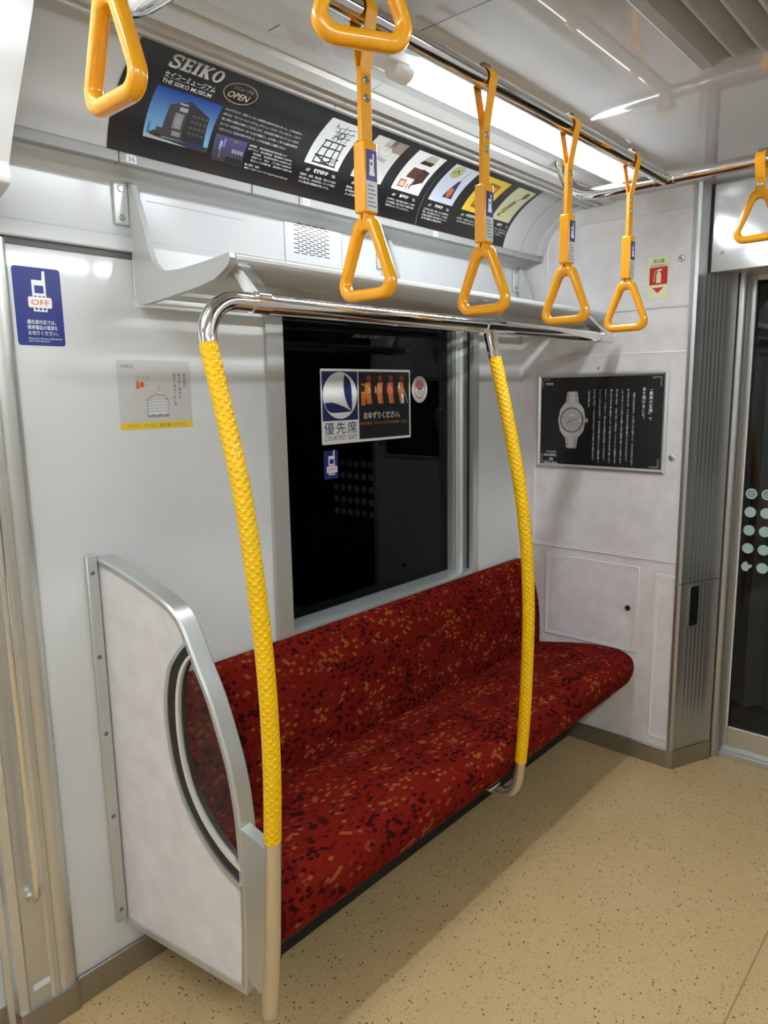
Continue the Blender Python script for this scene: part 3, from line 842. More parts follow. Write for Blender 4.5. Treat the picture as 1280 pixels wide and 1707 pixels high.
# =================================================================== STRAPS
def ring_mesh():
    out = rpoly([(-.0715, 0), (.0715, 0), (.020, .131), (-.020, .131)], [.026, .026, .017, .017], 9)
    inn_ = rpoly([(-.0475, .0195), (.0475, .0195), (.009, .108), (-.009, .108)], [.012, .012, .010, .010], 9)
    m = MB(); rings = []
    for (a, b), (c, d) in zip(out, inn_):
        o = Vector((0, a, b)); i = Vector((0, c, d)); mid_ = (o+i)/2; ax = (o-i)/2; row = []
        for k in range(12):
            t = 2*PI*k/12; ct, st_ = math.cos(t), math.sin(t)
            ct = math.copysign(abs(ct)**.7, ct); st_ = math.copysign(abs(st_)**.7, st_)
            row.append(mid_ + ax*ct + Vector((.0105*st_, 0, 0)))
        rings.append(row)
    rings.append(rings[0])
    return m.loft(rings, True, False, True)
RIVET = mat('rivet', (.7, .7, .68), .2, 1)
CLIP = mat('rail_clip', (.16, .16, .15), .4, .8)
def make_strap(drop, sleeve, label, ring_rot=0.0):
    """origin on the rail's axis; the rail runs along local x; ring bottom at -drop"""
    t_ = thing('strap_hanger', label, 'strap', (0, 0, 0), 'yellow hanging straps')
    zr = -drop; top = zr+.131
    jn = -.085 if sleeve else -.050
    loop = [(0, .0032, jn)] + [(0, .0198*math.cos(a), .0198*math.sin(a)) for a in [(-.45+i*(PI+.9)/14) for i in range(15)]] + [(0, -.0032, jn)]
    b = MB().ribbon(loop, (1, 0, 0), .024, .003)
    end = top+.10 if sleeve else top+.004
    b.box(-.012, .012, -.0045, .0045, end if sleeve else top-.012, jn+.006)
    obj('belt', b, BELT, t_, bevel=.0008)
    for z in ((jn-.012, jn-.038) if sleeve else (jn-.010, jn-.028)):
        r_ = disc(MB(), (0, -.0045, z), (0, -1, 0), .0065, .0022); r_ = disc(r_, (0, .0045, z), (0, 1, 0), .0065, .0022)
        obj('rivet', r_, RIVET, t_)
    obj('rail_clip', MB().box(-.011, .011, -.006, .006, .0210, .0275), CLIP, t_, bevel=.001)
    if sleeve:
        s_ = obj('sleeve', MB().box(-.0155, .0155, -.0125, .0125, top+.004, top+.112), STRAP, t_, bevel=.003)
        pS = Print(Surf((0, -.0127, top+.004), (1, 0, 0), (0, 0, 1), (0, -1, 0)), .0002)
        pS.rect('notice_label', (.55, .56, .56), 1, -.0125, .0125, .004, .094)
        pS.rect('notice_blue', NAVY, 2, -.0125, .0125, .048, .094)
        pS.poly('notice_phone', W, 3, [(-.006, .056), (.007, .056), (.007, .062), (.005, .062), (.005, .089), (.002, .089), (.002, .080), (-.005, .080), (-.005, .062), (-.006, .062)])
        pS.rect('notice_phone', NAVY, 4, -.003, .001, .071, .076)
        for k in range(6): pS.rect('notice_lines', (.18, .18, .2), 2, -.010, .010-(k % 3)*.003, .009+k*.006, .0115+k*.006)
        pS.build(s_)
        obj('neck', MB().box(-.011, .011, -.006, -.002, top-.012, top+.006).box(-.011, .011, .002, .006, top-.012, top+.006), BELT, t_)
    rg = ring_mesh(); cs, sn = math.cos(ring_rot), math.sin(ring_rot)
    rg.v = [Vector((p_.x*cs-p_.y*sn, p_.x*sn+p_.y*cs, p_.z+zr)) for p_ in rg.v]
    obj('ring', rg, STRAP, t_)
    return t_
def dup(root, loc, rotz, label):
    r = root.copy(); COL.objects.link(r); r.location = loc; r.rotation_euler = (0, 0, rotz); r['label'] = label
    for ch in [c for c in bpy.data.objects if c.parent == root]:
        c = ch.copy(); COL.objects.link(c); c.parent = r
        for g in [q for q in bpy.data.objects if q.parent == ch]:
            d = g.copy(); COL.objects.link(d); d.parent = c
    return r
ZBOT = 1.632
labs = ['yellow ring strap in front of the speaker plate, nearest of the row of four',
        'yellow ring strap hanging above the top of the second yellow pole',
        'yellow ring strap whose ring overlaps the right part of the luggage rack front',
        'yellow ring strap farthest along the rail, ring over the end of the chrome bar']
base = make_strap(RZ-ZBOT, True, labs[0])
base.location = (.900, RY, RZ)
for i, x in enumerate((1.238, 1.578, 1.916)):
    dup(base, (x, RY, RZ), 0, labs[i+1])
s0 = make_strap(RZ-1.814, False, 'yellow ring seen edge-on at the top left, over the black overhead poster')
s0.location = (.474, RY, RZ)
s1 = make_strap(RZ-1.868, False, 'large yellow ring cut by the top edge of the picture, nearest the camera', math.radians(-8))
s1.location = (.655, .603, RZ); s1.rotation_euler = (0, 0, PI/2)
s1.children[0].name = s1.children[0].name
for c in s1.children:
    if c.name.startswith('ring'): c.rotation_euler = (0, 0, math.radians(-28+8))
s2 = make_strap(RZ-1.858, False, 'yellow ring at the right edge, hanging on the crossbar before the gangway door', PI/2)
s2.location = (2.15, .578, RZ); s2.rotation_euler = (0, 0, PI/2)

# =================================================================== LAMPS
def lamp(x0, x1, y, label):
    t_ = thing('fluorescent_lamp', label, 'lamp', ((x0+x1)/2, y, ZC), 'bare fluorescent lamps')
    obj('tube', MB().tube([(x0+(x1-x0)*i/8, y, 2.130) for i in range(9)], .0195, 16), TUBE, t_)
    obj('base_plate', MB().box(x0-.05, x1+.05, y-.042, y+.042, 2.163, ZC), FIXT, t_, bevel=.003)
    for a, b in ((-.046, -.042), (.042, .046)):  # lips added to keep the tube's light off the ceiling alongside
        obj('shade_lip', MB().box(x0-.05, x1+.05, y+a, y+b, 2.1385, ZC), FIXT, t_)
    for xe, sg in ((x0, 1), (x1, -1)):
        s_ = obj('socket', MB().lathe([(.0, -.045), (.018, -.044), (.0245, -.036), (.0245, .004), (.021, .006)], (xe, y, 2.130), (sg, 0, 0), 20), FIXT, t_)
        obj('socket_bracket', MB().box(min(xe-sg*.012, xe-sg*.075), max(xe-sg*.012, xe-sg*.075), y-.026, y+.026, 2.128, 2.163), FIXT, s_, bevel=.003)
    return t_
lamp(1.235, 2.305, 1.022, 'bright bare fluorescent tube behind the straps on the ceiling')
for k, (x0, wh) in enumerate(((-.52, 'over the side door'), (-2.27, 'second behind the camera'), (-4.02, 'third behind the camera'), (-5.77, 'at the rear end'))):
    lamp(x0, x0+1.07, 1.022, 'bright bare fluorescent tube on the window side row, ' + wh)
for k, (x0, wh) in enumerate(((1.235, 'nearest the gangway door'), (-.52, 'beside the camera'), (-2.27, 'second behind the camera'), (-4.02, 'third behind the camera'), (-5.77, 'at the rear end'))):
    lamp(x0, x0+1.07, -.42, 'bright bare fluorescent tube on the far side row, ' + wh)

# =================================================================== CEILING VENT
vt = thing('ceiling_vent', 'grey slatted air vent set into the ceiling at the top right', 'vent', (1.2, .3, ZC))
vx0, vx1, vy0, vy1 = .55, 1.745, .02, .606
fv = MB().box(vx0, vx1, vy1-.026, vy1, ZC-.010, ZC).box(vx0, vx1, vy0, vy0+.026, ZC-.010, ZC).box(vx1-.026, vx1, vy0+.026, vy1-.026, ZC-.010, ZC).box(vx0, vx0+.026, vy0+.026, vy1-.026, ZC-.010, ZC)
obj('vent_frame', fv, GRILL, vt, bevel=.002)
obj('backing', MB().box(vx0+.02, vx1-.02, vy0+.02, vy1-.02, ZC-.002, ZC), mat('vent_dark', (.10, .10, .10), .6), vt)
for k in range(11):
    y = vy1-.042-k*.05
    obj('slat', MB().prism([(y-.034, ZC-.003), (y+.004, ZC-.021), (y+.010, ZC-.023), (y+.012, ZC-.020), (y+.006, ZC-.016), (y-.026, ZC-.002)], f_x, vx0+.026, vx1-.026), GRILL, vt)
obj('screw', disc(MB(), (1.60, vy1-.036, ZC-.004), (0, 0, -1), .008, .003), CLIP, vt)

# =================================================================== END WALL HATCHES
def hatch(label, y0, y1, z0, z1, lock=None, dark=False, bead=.013):
    t_ = thing('access_hatch', label, 'hatch', (XE, (y0+y1)/2, z0))
    obj('panel', MB().box(XE-.003, XE, y0, y1, z0, z1), PINK, t_, bevel=.001)
    bd = MB()
    def rg(i, w_, h):
        a = [(y0+i, z0+i), (y1-i, z0+i), (y1-i, z1-i), (y0+i, z1-i)]; j = i+w_
        b = [(y0+j, z0+j), (y1-j, z0+j), (y1-j, z1-j), (y0+j, z1-j)]
        A = lambda q, hh: [Vector((XE-hh, *p_)) for p_ in q]
        m_ = [((p_[0]+q_[0])/2, (p_[1]+q_[1])/2) for p_, q_ in zip(a, b)]
        bd.loft([A(a, .002), A(a, h*.7), A(m_, h), A(b, h*.7), A(b, .002)], True, False, False)
    rg(0, bead*.55, .0058); rg(bead*.75, bead*.35, .0045)
    obj('edge_bead', bd, PINKTRIM, t_)
    if lock:
        l_ = obj('lock', MB().lathe([(.011, -.001), (.011, .005), (.009, .0065), (.006, .0065), (.0055, .004), (0, .004)], (XE-.0025, *lock), (-1, 0, 0), 20),
                 mat('lock_dark', (.05, .03, .03), .3, .5) if dark else CHROME, t_)
        obj('keyhole', MB().box(XE-.0095, XE-.006, lock[0]-.003, lock[0]+.003, lock[1]-.0012, lock[1]+.0012), DARK, l_)
    return t_
hatch('upper pinkish hatch with the fire sticker on it', .930, 1.50, 1.766, 2.105, (.967, 1.931), False, .006)
h2 = hatch('large pinkish hatch carrying the framed watch poster', .928, 1.545, .825, 1.612, (.967, 1.224))
obj('latch_dot', disc(MB(), (XE-.003, 1.267, 1.559), (-1, 0, 0), .0055, .002), mat('latch_grey', (.2, .19, .18), .5), h2)
hatch('small pinkish hatch with a dark lock just above the seat end', 1.070, 1.476, .441, .792, (1.110, .619), True)
hatch('narrow tall pinkish hatch at floor level beside the steel pillar', .9235, 1.008, .110, .777)

# =================================================================== FRAMED POSTER (end wall)
fpz = thing('framed_poster', 'black watch poster in a thin aluminium frame on the end wall', 'poster', (XE, 1.26, 1.16))
py0, py1, pz0, pz1 = .990, 1.528, 1.161, 1.543
FX = XE-.004
pf = MB()
def frame_ring(i, w_, hs_):
    a = [(py0+i, pz0+i), (py1-i, pz0+i), (py1-i, pz1-i), (py0+i, pz1-i)]; j = i+w_
    b = [(py0+j, pz0+j), (py1-j, pz0+j), (py1-j, pz1-j), (py0+j, pz1-j)]
    A = lambda q, hh: [Vector((FX-hh, *p_)) for p_ in q]
    m_ = [((p_[0]+q_[0])/2, (p_[1]+q_[1])/2) for p_, q_ in zip(a, b)]
    pf.loft([A(a, 0), A(a, hs_*.55), A(m_, hs_), A(b, hs_*.45), A(b, 0)], True, False, False)
frame_ring(0, .016, .012)
obj('frame', pf, ALU, fpz)
obj('print', MB().box(FX-.003, FX, py0+.012, py1-.012, pz0+.012, pz1-.012), POSTERBLACK, fpz)
class PSurf:
    def __call__(s, a, b, h=0.0): return Vector((FX-.003-h, py1-a, pz0+b))
p = Print(PSurf(), .0004)
LT = (.62, .62, .60)
G1, G2, G3 = (.40, .38, .36), (.26, .25, .24), (.52, .50, .47)
PA = lambda y: py1-y
cxw, czw = PA(1.372), 1.357-pz0
# watch bracelet
for k in range(7):
    zz = czw+.062+k*.0075; hw = .030-k*.0012
    p.poly('watch_bracelet#up', G1 if k % 2 else G2, 1, [(cxw-hw, zz), (cxw+hw, zz), (cxw+hw-.001, zz+.0066), (cxw-hw+.001, zz+.0066)])
    p.poly('watch_bracelet#up', G3, 2, [(cxw-hw*.45, zz+.001), (cxw+hw*.45, zz+.001), (cxw+hw*.45, zz+.0055), (cxw-hw*.45, zz+.0055)])
    zz = czw-.062-k*.0075
    p.poly('watch_bracelet#low', G1 if k % 2 else G2, 1, [(cxw-hw+.001, zz-.0066), (cxw+hw-.001, zz-.0066), (cxw+hw, zz), (cxw-hw, zz)])
    p.poly('watch_bracelet#low', G3, 2, [(cxw-hw*.45, zz-.0055), (cxw+hw*.45, zz-.0055), (cxw+hw*.45, zz-.001), (cxw-hw*.45, zz-.001)])
p.poly('watch_case', G1, 3, [(cxw-.032, czw+.068), (cxw+.032, czw+.068), (cxw+.052, czw+.042), (cxw+.060, czw), (cxw+.052, czw-.042), (cxw+.032, czw-.068), (cxw-.032, czw-.068), (cxw-.052, czw-.042), (cxw-.060, czw), (cxw-.052, czw+.042)])
p.rrect('watch_case', G1, 3, cxw+.056, cxw+.070, czw-.008, czw+.008, .003)
p.ell('watch_dial', (.10, .09, .09), 4, cxw, czw, .0515, .0515, 40)
p.ell('watch_dial', (.30, .29, .28), 5, cxw, czw, .045, .045, 40)
for k in range(12):
    t = 2*PI*k/12; c, sn = math.cos(t), math.sin(t)
    p.line('watch_dial', (.6, .59, .57), 6, [(cxw+.034*c, czw+.034*sn), (cxw+.042*c, czw+.042*sn)], .002)
p.line('watch_dial', (.08, .08, .08), 7, [(cxw, czw), (cxw-.022, czw-.012)], .003)
p.line('watch_dial', (.08, .08, .08), 7, [(cxw, czw), (cxw+.034, czw+.004)], .0024)
p.line('watch_dial', (.62, .6, .58), 7, [(cxw-.012, czw+.020), (cxw+.012, czw+.020)], .003)
p.rect('watch_case', (.55, .53, .5), 6, cxw+.030, cxw+.040, czw-.004, czw+.004)
# corner ornaments
for (a, b, sa, sb) in ((.021, .360, 1, -1), (.513, .360, -1, -1), (.021, .022, 1, 1), (.513, .022, -1, 1)):
    p.line('ornament', (.4, .4, .38), 1, [(a, b), (a+sa*.035, b)], .0014).line('ornament', (.4, .4, .38), 1, [(a, b), (a, b+sb*.035)], .0014)
    for k in range(4): p.ell('ornament', (.4, .4, .38), 1, a+sa*(.008+.008*k), b+sb*.004, .0022, .0016, 8).ell('ornament', (.4, .4, .38), 1, a+sa*.004, b+sb*(.008+.008*k), .0016, .0022, 8)
p.rect('logo', LT, 1, .036, .070, .337, .346)
p.text('logo', (.02, .02, .02), 2, .053, .3385, 'SEIKO', .0085, .030, 'CENTER', 1, .02)
p.text('lettering', LT, 1, .066, .062, '誇り高き標準', .009, .045, 'CENTER')
p.text('lettering', LT, 1, .066, .047, '機械式腕時計、', .012, .062, 'CENTER', 1, .01)
p.text('lettering', LT, 1, .066, .029, 'GS', .016, None, 'CENTER', 1, .02)
p.text('lettering', LT, 1, .066, .016, 'Grand Seiko', .012, .064, 'CENTER', 1, .02)
p.vtext('headline', (.72, .72, .70), 1, PA(1.053), 1.484-pz0, '「最高の普通」で', .0148, 1.07, .012)
p.vtext('headline', (.72, .72, .70), 1, PA(1.080), 1.484-pz0, 'あり続けること。', .0148, 1.07, .012)
cols = ['「最高の時計を作る」その思いから始まった。たゆまぬ努力と誇り。', '時を告げるため、それは私たちが積み重ねてきた確かな技術です。', 'しかしグローバルに通じる品質とは何か精度と美しさの融合である。',
        '誇り高くあれ。「正確で美しい腕時計」というひとつの理想のため。', '職人は毎日を丁寧に重ねている。手で磨き目で確かめ耳で聴くのだ。', '見やすく、つけやすく、長く使える腕時計を目指して今日も作る。',
        'そしてこれから先の百年へ。時計の普通を極めるという挑戦は続く。', '確かな時を刻む。それが私たちの変わらぬ仕事であり喜びである。', '「時代を超える」']
for k, tx in enumerate(cols):
    p.vtext('body_text', (.50, .50, .48), 1, PA(1.118)-k*.0228, 1.478-pz0 - (.0 if k else .006), tx, .0092, 1.03, .012)
p.build(fpz, .3)

# =================================================================== FIRE EXTINGUISHER STICKER
fs = thing('fire_extinguisher_sticker', 'pale yellow sticker with a red fire extinguisher sign on the end wall', 'sticker', (XE, 1.045, 1.81))
class FSurf:
    def __call__(s, a, b, h=0.0): return Vector((XE-.0032-h, 1.088-a, 1.800+b))
p = Print(FSurf(), .0004)
PY = (.72, .74, .46); RD = (.50, .012, .012)
p.rect('sheet', PY, 1, 0, .078, .0, .147)
p.rect('red_panel', RD, 2, .008, .073, .050, .112)
p.text('lettering', (.05, .04, .04), 2, .039, .127, '消火器', .0155, .042, 'CENTER', 1, .006)
p.text('lettering', (.05, .04, .04), 2, .039, .1155, 'Fire Extinguisher', .0085, .058, 'CENTER', 1, .006)
p.poly('arrow', RD, 2, [(.019, .040), (.060, .040), (.0395, .020)])
p.poly('pictogram', PY, 3, [(.033, .056), (.050, .056), (.050, .086), (.048, .092), (.044, .095), (.044, .099), (.052, .098), (.053, .101), (.046, .105), (.040, .104), (.036, .100), (.038, .095), (.035, .092), (.033, .086)])
p.line('pictogram', PY, 3, [(.039, .100), (.031, .099), (.027, .094), (.0255, .080), (.025, .066)], .0022)
p.line('pictogram', PY, 3, [(.025, .068), (.0245, .062)], .004)
p.build(fs)

# =================================================================== WALL STICKERS
def sticker(name, label, loc): return thing(name, label, 'sticker', loc)
def phone_icon(p, part, cx, cy, k, lay):
    q = lambda pts: [(cx+a*k, cy+b*k) for a, b in pts]
    p.poly(part, W, lay, q([(-.17, -.42), (.15, -.42), (.15, .12), (.15, .50), (.09, .50), (.07, .29), (-.17, .29)]))
    p.rect(part, NAVY, lay+1, cx-.115*k, cx+.095*k, cy-.005*k, cy+.17*k)
    for i in range(3):
        for b in (-.09, -.36): p.ell(part, NAVY, lay+1, cx+(-.10+.095*i)*k, cy+b*k, .03*k, .03*k, 10)
    p.rrect('off_plate', (.55, .16, .08), lay+2, cx-.29*k, cx+.27*k, cy-.345*k, cy-.085*k, .05*k)
    p.rrect('off_plate', W, lay+3, cx-.28*k, cx+.26*k, cy-.335*k, cy-.095*k, .045*k)
    p.text('off_lettering', (.62, .09, .03), lay+4, cx-.01*k, cy-.275*k, 'OFF', .175*k, .42*k, 'CENTER', 1, .006)
t = sticker('phone_sticker', 'large blue mobile phone OFF sticker on the wall at the left', (.706, YW, 1.6))
p = Print(Surf((.655, YW-.0004, 1.593), (1, 0, 0), (0, 0, 1), (0, -1, 0)), .0003)
p.rrect('sheet', W, 1, 0, .105, 0, .166, .008).rrect('sheet', NAVY, 2, .0015, .1035, .0015, .1645, .007)
phone_icon(p, 'phone', .056, .112, .092, 3)
for i, (tx, wd) in enumerate((('優先席付近では、', .062), ('携帯電話の電源を', .064), ('お切りください。', .064))):
    p.text('lettering', W, 3, .024, .0475-i*.0115, tx, .0098, wd, 'LEFT', 1, .006)
p.text('lettering', W, 3, .024, .0150, 'Please turn off your mobile phone', .0046, .072, 'LEFT', 1, .01)
p.text('lettering', W, 3, .024, .0098, 'near "Courtesy Seat".', .0046, .046, 'LEFT', 1, .01)
p.build(t)

t = sticker('shop_sticker', 'grey square sticker with a clock-tower building and a yellow band', (.975, YW, 1.40))
p = Print(Surf((.874, YW-.0004, 1.403), (1, 0, 0), (0, 0, 1), (0, -1, 0)), .0003)
GS = (.50, .50, .48); K = (.06, .06, .06)
p.rrect('sheet', GS, 1, 0, .200, 0, .166, .006)
p.rrect('yellow_band', (.72, .50, .02), 2, 0, .200, 0, .0165, .006)
p.text('band_lettering', (.22, .15, .02), 3, .100, .005, 'これまでも、これからも、皆様の暮らしとともに。', .0095, .168, 'CENTER')
p.text('shop_name', (.12, .12, .12), 2, .009, .1465, 'WAKO', .0125, .034)
p.text('emblem', (.42, .36, .27), 2, .047, .118, '時計塔', .0125, .036)
p.ell('emblem', (.60, .10, .03), 2, .052, .103, .0052, .0062, 16).ell('emblem', (.60, .10, .03), 2, .052, .112, .0036, .0042, 16).ell('emblem', (.60, .10, .03), 2, .0635, .1075, .0062, .0072, 20)
p.text('emblem', (.42, .36, .27), 2, .073, .101, '年', .0115)
p.text('emblem', (.4, .38, .34), 2, .060, .092, '1932 - 2012', .0042, .024)
for tx, a in (('時を刻み、', .182), ('移りゆく時代を', .1675), ('見守り続けて80年', .1535)):
    p.vtext('slogan', K, 2, a, .135, tx, .0088, 1.03, .004)
# building drawing
bx0, bx1, bz0 = .075, .133, .028
p.poly('building', (.62, .62, .60), 2, [(bx0, bz0), (bx1, bz0), (bx1, .070), (.120, .081), (.098, .083), (bx0, .072)])
p.line('building', K, 3, [(bx0, .072), (.098, .083), (.120, .081), (bx1, .070)], .0014).line('building', K, 3, [(bx0, .068), (.098, .078), (.120, .076), (bx1, .066)], .0008)
p.line('building', K, 3, [(bx0, .072), (bx0, bz0)], .0009).line('building', K, 3, [(bx1, .070), (bx1, bz0)], .0009)
for fl in range(6):
    zz = .036+fl*.0066
    for c in range(9):
        a = bx0+.004+c*.0062
        if fl == 0: p.rect('building', K, 3, a-.0018, a+.0018, bz0, bz0+.0055+(c % 3)*.001)
        else:
            d = .004*(1-abs(c-5)/5.0)*(fl/5)
            p.rect('building', (.28, .28, .28), 3, a-.0017, a+.0017, zz+d-.0016, zz+d+.0014)
p.rect('building', (.62, .62, .60), 2, .103, .117, .081, .093).rect('building', (.35, .35, .35), 3, .105, .115, .083, .092)
p.poly('building', (.4, .4, .4), 3, [(.106, .093), (.114, .093), (.112, .100), (.1105, .108), (.1098, .108), (.108, .100)])
p.ell('building', W, 4, .110, .0875, .0028, .003, 14)
p.build(t)

# =================================================================== STICKERS ON THE WINDOW
GY = 1.689
def wsurf(x, z): return Surf((x, GY-.0004, z), (1, 0, 0), (0, 0, 1), (0, -1, 0))
t = sticker('courtesy_seat_sticker', 'courtesy seat sign with white sail emblem, on the dark window glass', (1.82, GY, 1.32))
p = Print(wsurf(1.603, 1.316), .0003)
SW, SH = .449, .243; NV = (.016, .022, .105)
p.rrect('sheet', W, 1, 0, SW, 0, SH, .005)
p.rect('black_panel', (.01, .01, .012), 2, .1755, SW-.007, .0085, SH-.008)
p.rect('navy_panel', NV, 2, .006, .1705, .076, SH-.008)
ex, ez, ea, eb = .088, .157, .0795, .0755
p.ell('sail_emblem', W, 3, ex, ez, ea, eb, 48)
def onell(deg): return (ex+ea*math.cos(math.radians(deg)), ez+eb*math.sin(math.radians(deg)))
tip = (ex+.054, ez-.053)
q = [onell(d) for d in range(78, 22, -6)]
sweep1 = [(ex+.020, ez+.068), (ex+.016, ez+.03), (ex+.022, ez-.005), (ex+.036, ez-.035), tip]
fin = [(ex+.054, ez-.02), (ex+.053, ez+.02), (ex+.046, ez+.047), (ex+.034, ez+.060)]
p.poly('sail_emblem', NV, 4, [tuple(a) for a in spline(sweep1, 5)] + [tuple(a) for a in spline(fin, 5)])
sw2 = [(ex-.074, ez-.024), (ex-.04, ez-.022), (ex-.005, ez-.030), (ex+.03, ez-.042), tip]
fin2 = [(ex+.02, ez-.0545), (ex-.02, ez-.0555), (ex-.045, ez-.054), (ex-.062, ez-.045)]
p.poly('sail_emblem', NV, 4, [tuple(a) for a in spline(sw2, 5)] + [tuple(a) for a in spline(fin2, 5)])
p.text('lettering', NV, 2, .088, .035, '優先席', .043, .152, 'CENTER', 1.2, .003)
p.text('lettering', NV, 2, .088, .012, 'COURTESY SEAT', .0225, .152, 'CENTER')
OR = (.50, .15, .03)
def figure(cx, lean, extra, col):
    z0 = .128; PG = 'pictogram#'+extra
    p.ell(PG, (.36, .06, .02), 4, cx+.004, z0+.085, .0115, .0105, 16)
    p.poly(PG, col, 3, [(cx-.014+lean, z0+.070), (cx+.013+lean, z0+.072), (cx+.015, z0+.038), (cx+.012, z0+.030), (cx-.014, z0+.030), (cx-.016, z0+.045)])
    p.poly(PG, col, 3, [(cx-.012, z0+.033), (cx+.002, z0+.033), (cx+.006, z0-.002), (cx-.006, z0-.002)])
    p.poly(PG, col, 3, [(cx+.004, z0+.033), (cx+.014, z0+.033), (cx+.020, z0-.002), (cx+.010, z0-.002)])
    p.line('pictogram_lines#'+extra, (.68, .5, .35), 5, [(cx-.010+lean, z0+.066), (cx+.008, z0+.045), (cx+.006, z0+.036)], .0022)
    p.line('pictogram_lines#'+extra, (.68, .5, .35), 5, [(cx-.001, z0+.030), (cx+.006, z0)], .0018)
    if extra == 'seat': p.rrect(PG, (.48, .13, .02), 2.5, cx-.034, cx-.012, z0-.006, z0+.040, .005).line(PG, col, 4, [(cx-.012, z0+.060), (cx-.034, z0+.066)], .005)
    if extra == 'pack': p.line('pictogram_lines#'+extra, (.68, .68, .66), 4, [(cx-.020, z0+.058), (cx-.022, z0+.035)], .0025)
    if extra == 'belly': p.ell(PG, (.52, .10, .03), 4, cx-.002, z0+.047, .017, .016, 16)
    if extra == 'cane':
        p.line('pictogram_lines#'+extra, (.62, .62, .6), 5, [(cx+.016, z0+.046), (cx+.036, z0-.002)], .0026)
        p.rrect('pictogram_cast', W, 5, cx+.002, cx+.013, z0-.004, z0+.032, .004)
        p.poly('pictogram_cast', W, 5, [(cx-.012, z0+.070), (cx-.004, z0+.072), (cx-.010, z0+.050), (cx-.018, z0+.048)])
figure(.222, 0, 'seat', OR); figure(.280, .006, 'pack', OR); figure(.338, 0, 'belly', (.46, .12, .03)); figure(.396, 0, 'cane', OR)
p.text('plea', W, 3, .300, .078, 'おゆずりください。', .026, .190, 'CENTER', 1, .012)
p.text('plea_line', (.50, .20, .02), 3, .309, .057, 'みなさまの、やさしい心づかいをお願いします。', .0125, .250, 'CENTER', 1, .01)
p.build(t)
t = sticker('phone_window_sticker', 'small blue phone OFF sticker on the window glass below the courtesy sign', (1.64, GY, 1.21))
p = Print(wsurf(1.600, 1.203), .0003)
p.rect('sheet', NAVY, 1, .008, .072, 0, .094)
phone_icon(p, 'phone', .044, .050, .088, 2)
p.build(t)
t = sticker('round_sticker', 'small round white sticker with a pink badge right of the courtesy sign', (2.107, GY, 1.44))
p = Print(wsurf(2.107, 1.489), .0003)
p.ell('sheet', (.62, .62, .6), 1, 0, 0, .0455, .0485, 40)
p.ring('badge', (.42, .15, .15), 2, 0, 0, .032, .034, .006, 32)
p.ell('badge', (.40, .11, .11), 2, 0, .012, .022, .014, 24).ell('badge', (.36, .40, .38), 2, 0, -.009, .020, .011, 24)
for k in range(14):
    a = math.radians(200+k*10.5); p.ell('dots', (.2, .2, .22), 2, .0395*math.cos(a), .042*math.sin(a), .0016, .0016, 8)
p.build(t)
p = Print(wsurf(1.749, 1.662), .0003)
t = sticker('window_notice', 'thin white notice lettering at the top of the dark window glass', (1.82, GY, 1.66))
p.text('lettering', (.42, .42, .42), 1, 0, 0, 'この窓はあけられません', .0135, .150)
p.build(t)

# =================================================================== OVERHEAD POSTERS
AD = AdSurf()
def seg_text(p, part, col, lay, a, b, body, size, width=None, **kw): p.text(part, col, lay, a, b*ARC, body, size, width, **kw)
def slab(p, part, col, lay, a, b, word, hgt, wid, st_, gap):
    """heavy slab-serif capitals from bars"""
    n = len(word); ws = {'S': 1.0, 'E': 1.0, 'I': .55, 'K': 1.12, 'O': 1.12}
    tot = sum(ws[c] for c in word); u = (wid-gap*(n-1))/tot; x = a
    v_ = st_*.62
    for c in word:
        w_ = ws[c]*u; y0, y1 = b, b+hgt; ym = b+hgt/2
        R_ = lambda x0, x1, q0, q1: p.rect(part, col, lay, x0, x1, q0, q1)
        if c == 'E':
            R_(x, x+w_, y0, y0+v_); R_(x, x+w_, y1-v_, y1); R_(x+.14*w_, x+.14*w_+st_, y0, y1); R_(x+.14*w_, x+w_*.75, ym-v_/2, ym+v_/2)
            R_(x+w_-v_, x+w_, y0, y0+hgt*.28); R_(x+w_-v_, x+w_, y1-hgt*.28, y1); R_(x+w_*.72, x+w_*.72+v_, ym-hgt*.13, ym+hgt*.13)
        elif c == 'I':
            R_(x, x+w_, y0, y0+v_); R_(x, x+w_, y1-v_, y1); R_(x+w_/2-st_/2, x+w_/2+st_/2, y0, y1)
        elif c == 'K':
            R_(x, x+.42*w_, y0, y0+v_); R_(x, x+.42*w_, y1-v_, y1); R_(x+.21*w_-st_/2, x+.21*w_+st_/2, y0, y1)
            R_(x+.58*w_, x+w_, y0, y0+v_); R_(x+.6*w_, x+w_, y1-v_, y1)
            p.line(part, col, lay, [(x+.25*w_, ym-.04*hgt), (x+.80*w_, y1-v_*.5)], v_*1.2); p.line(part, col, lay, [(x+.40*w_, ym+.05*hgt), (x+.80*w_, y0+v_*.5)], st_*1.05)
        elif c == 'O':
            h_ = lay*p.step; vs = []
            for k in range(28):
                t = 2*PI*k/28; cc, ss = math.cos(t), math.sin(t)
                vs += [p.S(x+w_/2+w_/2*cc, ym+hgt/2*ss, h_), p.S(x+w_/2+(w_/2-st_)*cc, ym+(hgt/2-v_)*ss, h_)]
            p.mb(part, col, lay).add(vs, [(2*k, (2*k+2) % 56, (2*k+3) % 56, 2*k+1) for k in range(28)])
        elif c == 'S':
            pts = [(.97, .80), (.80, .93), (.50, .95), (.18, .90), (.10, .74), (.25, .60), (.5, .52), (.78, .42), (.92, .27), (.82, .10), (.5, .05), (.2, .07), (.03, .2)]
            pl_ = [(x+q.x*w_, b+q.y*hgt) for q in spline(pts, 3)]
            p.line(part, col, lay, pl_, v_*1.35)
            R_(x+w_-v_, x+w_, y1-hgt*.33, y1); R_(x, x+v_, y0, y0+hgt*.33)
        x += w_+gap
AX0, AXS, AX1 = .843, 1.885, 2.404
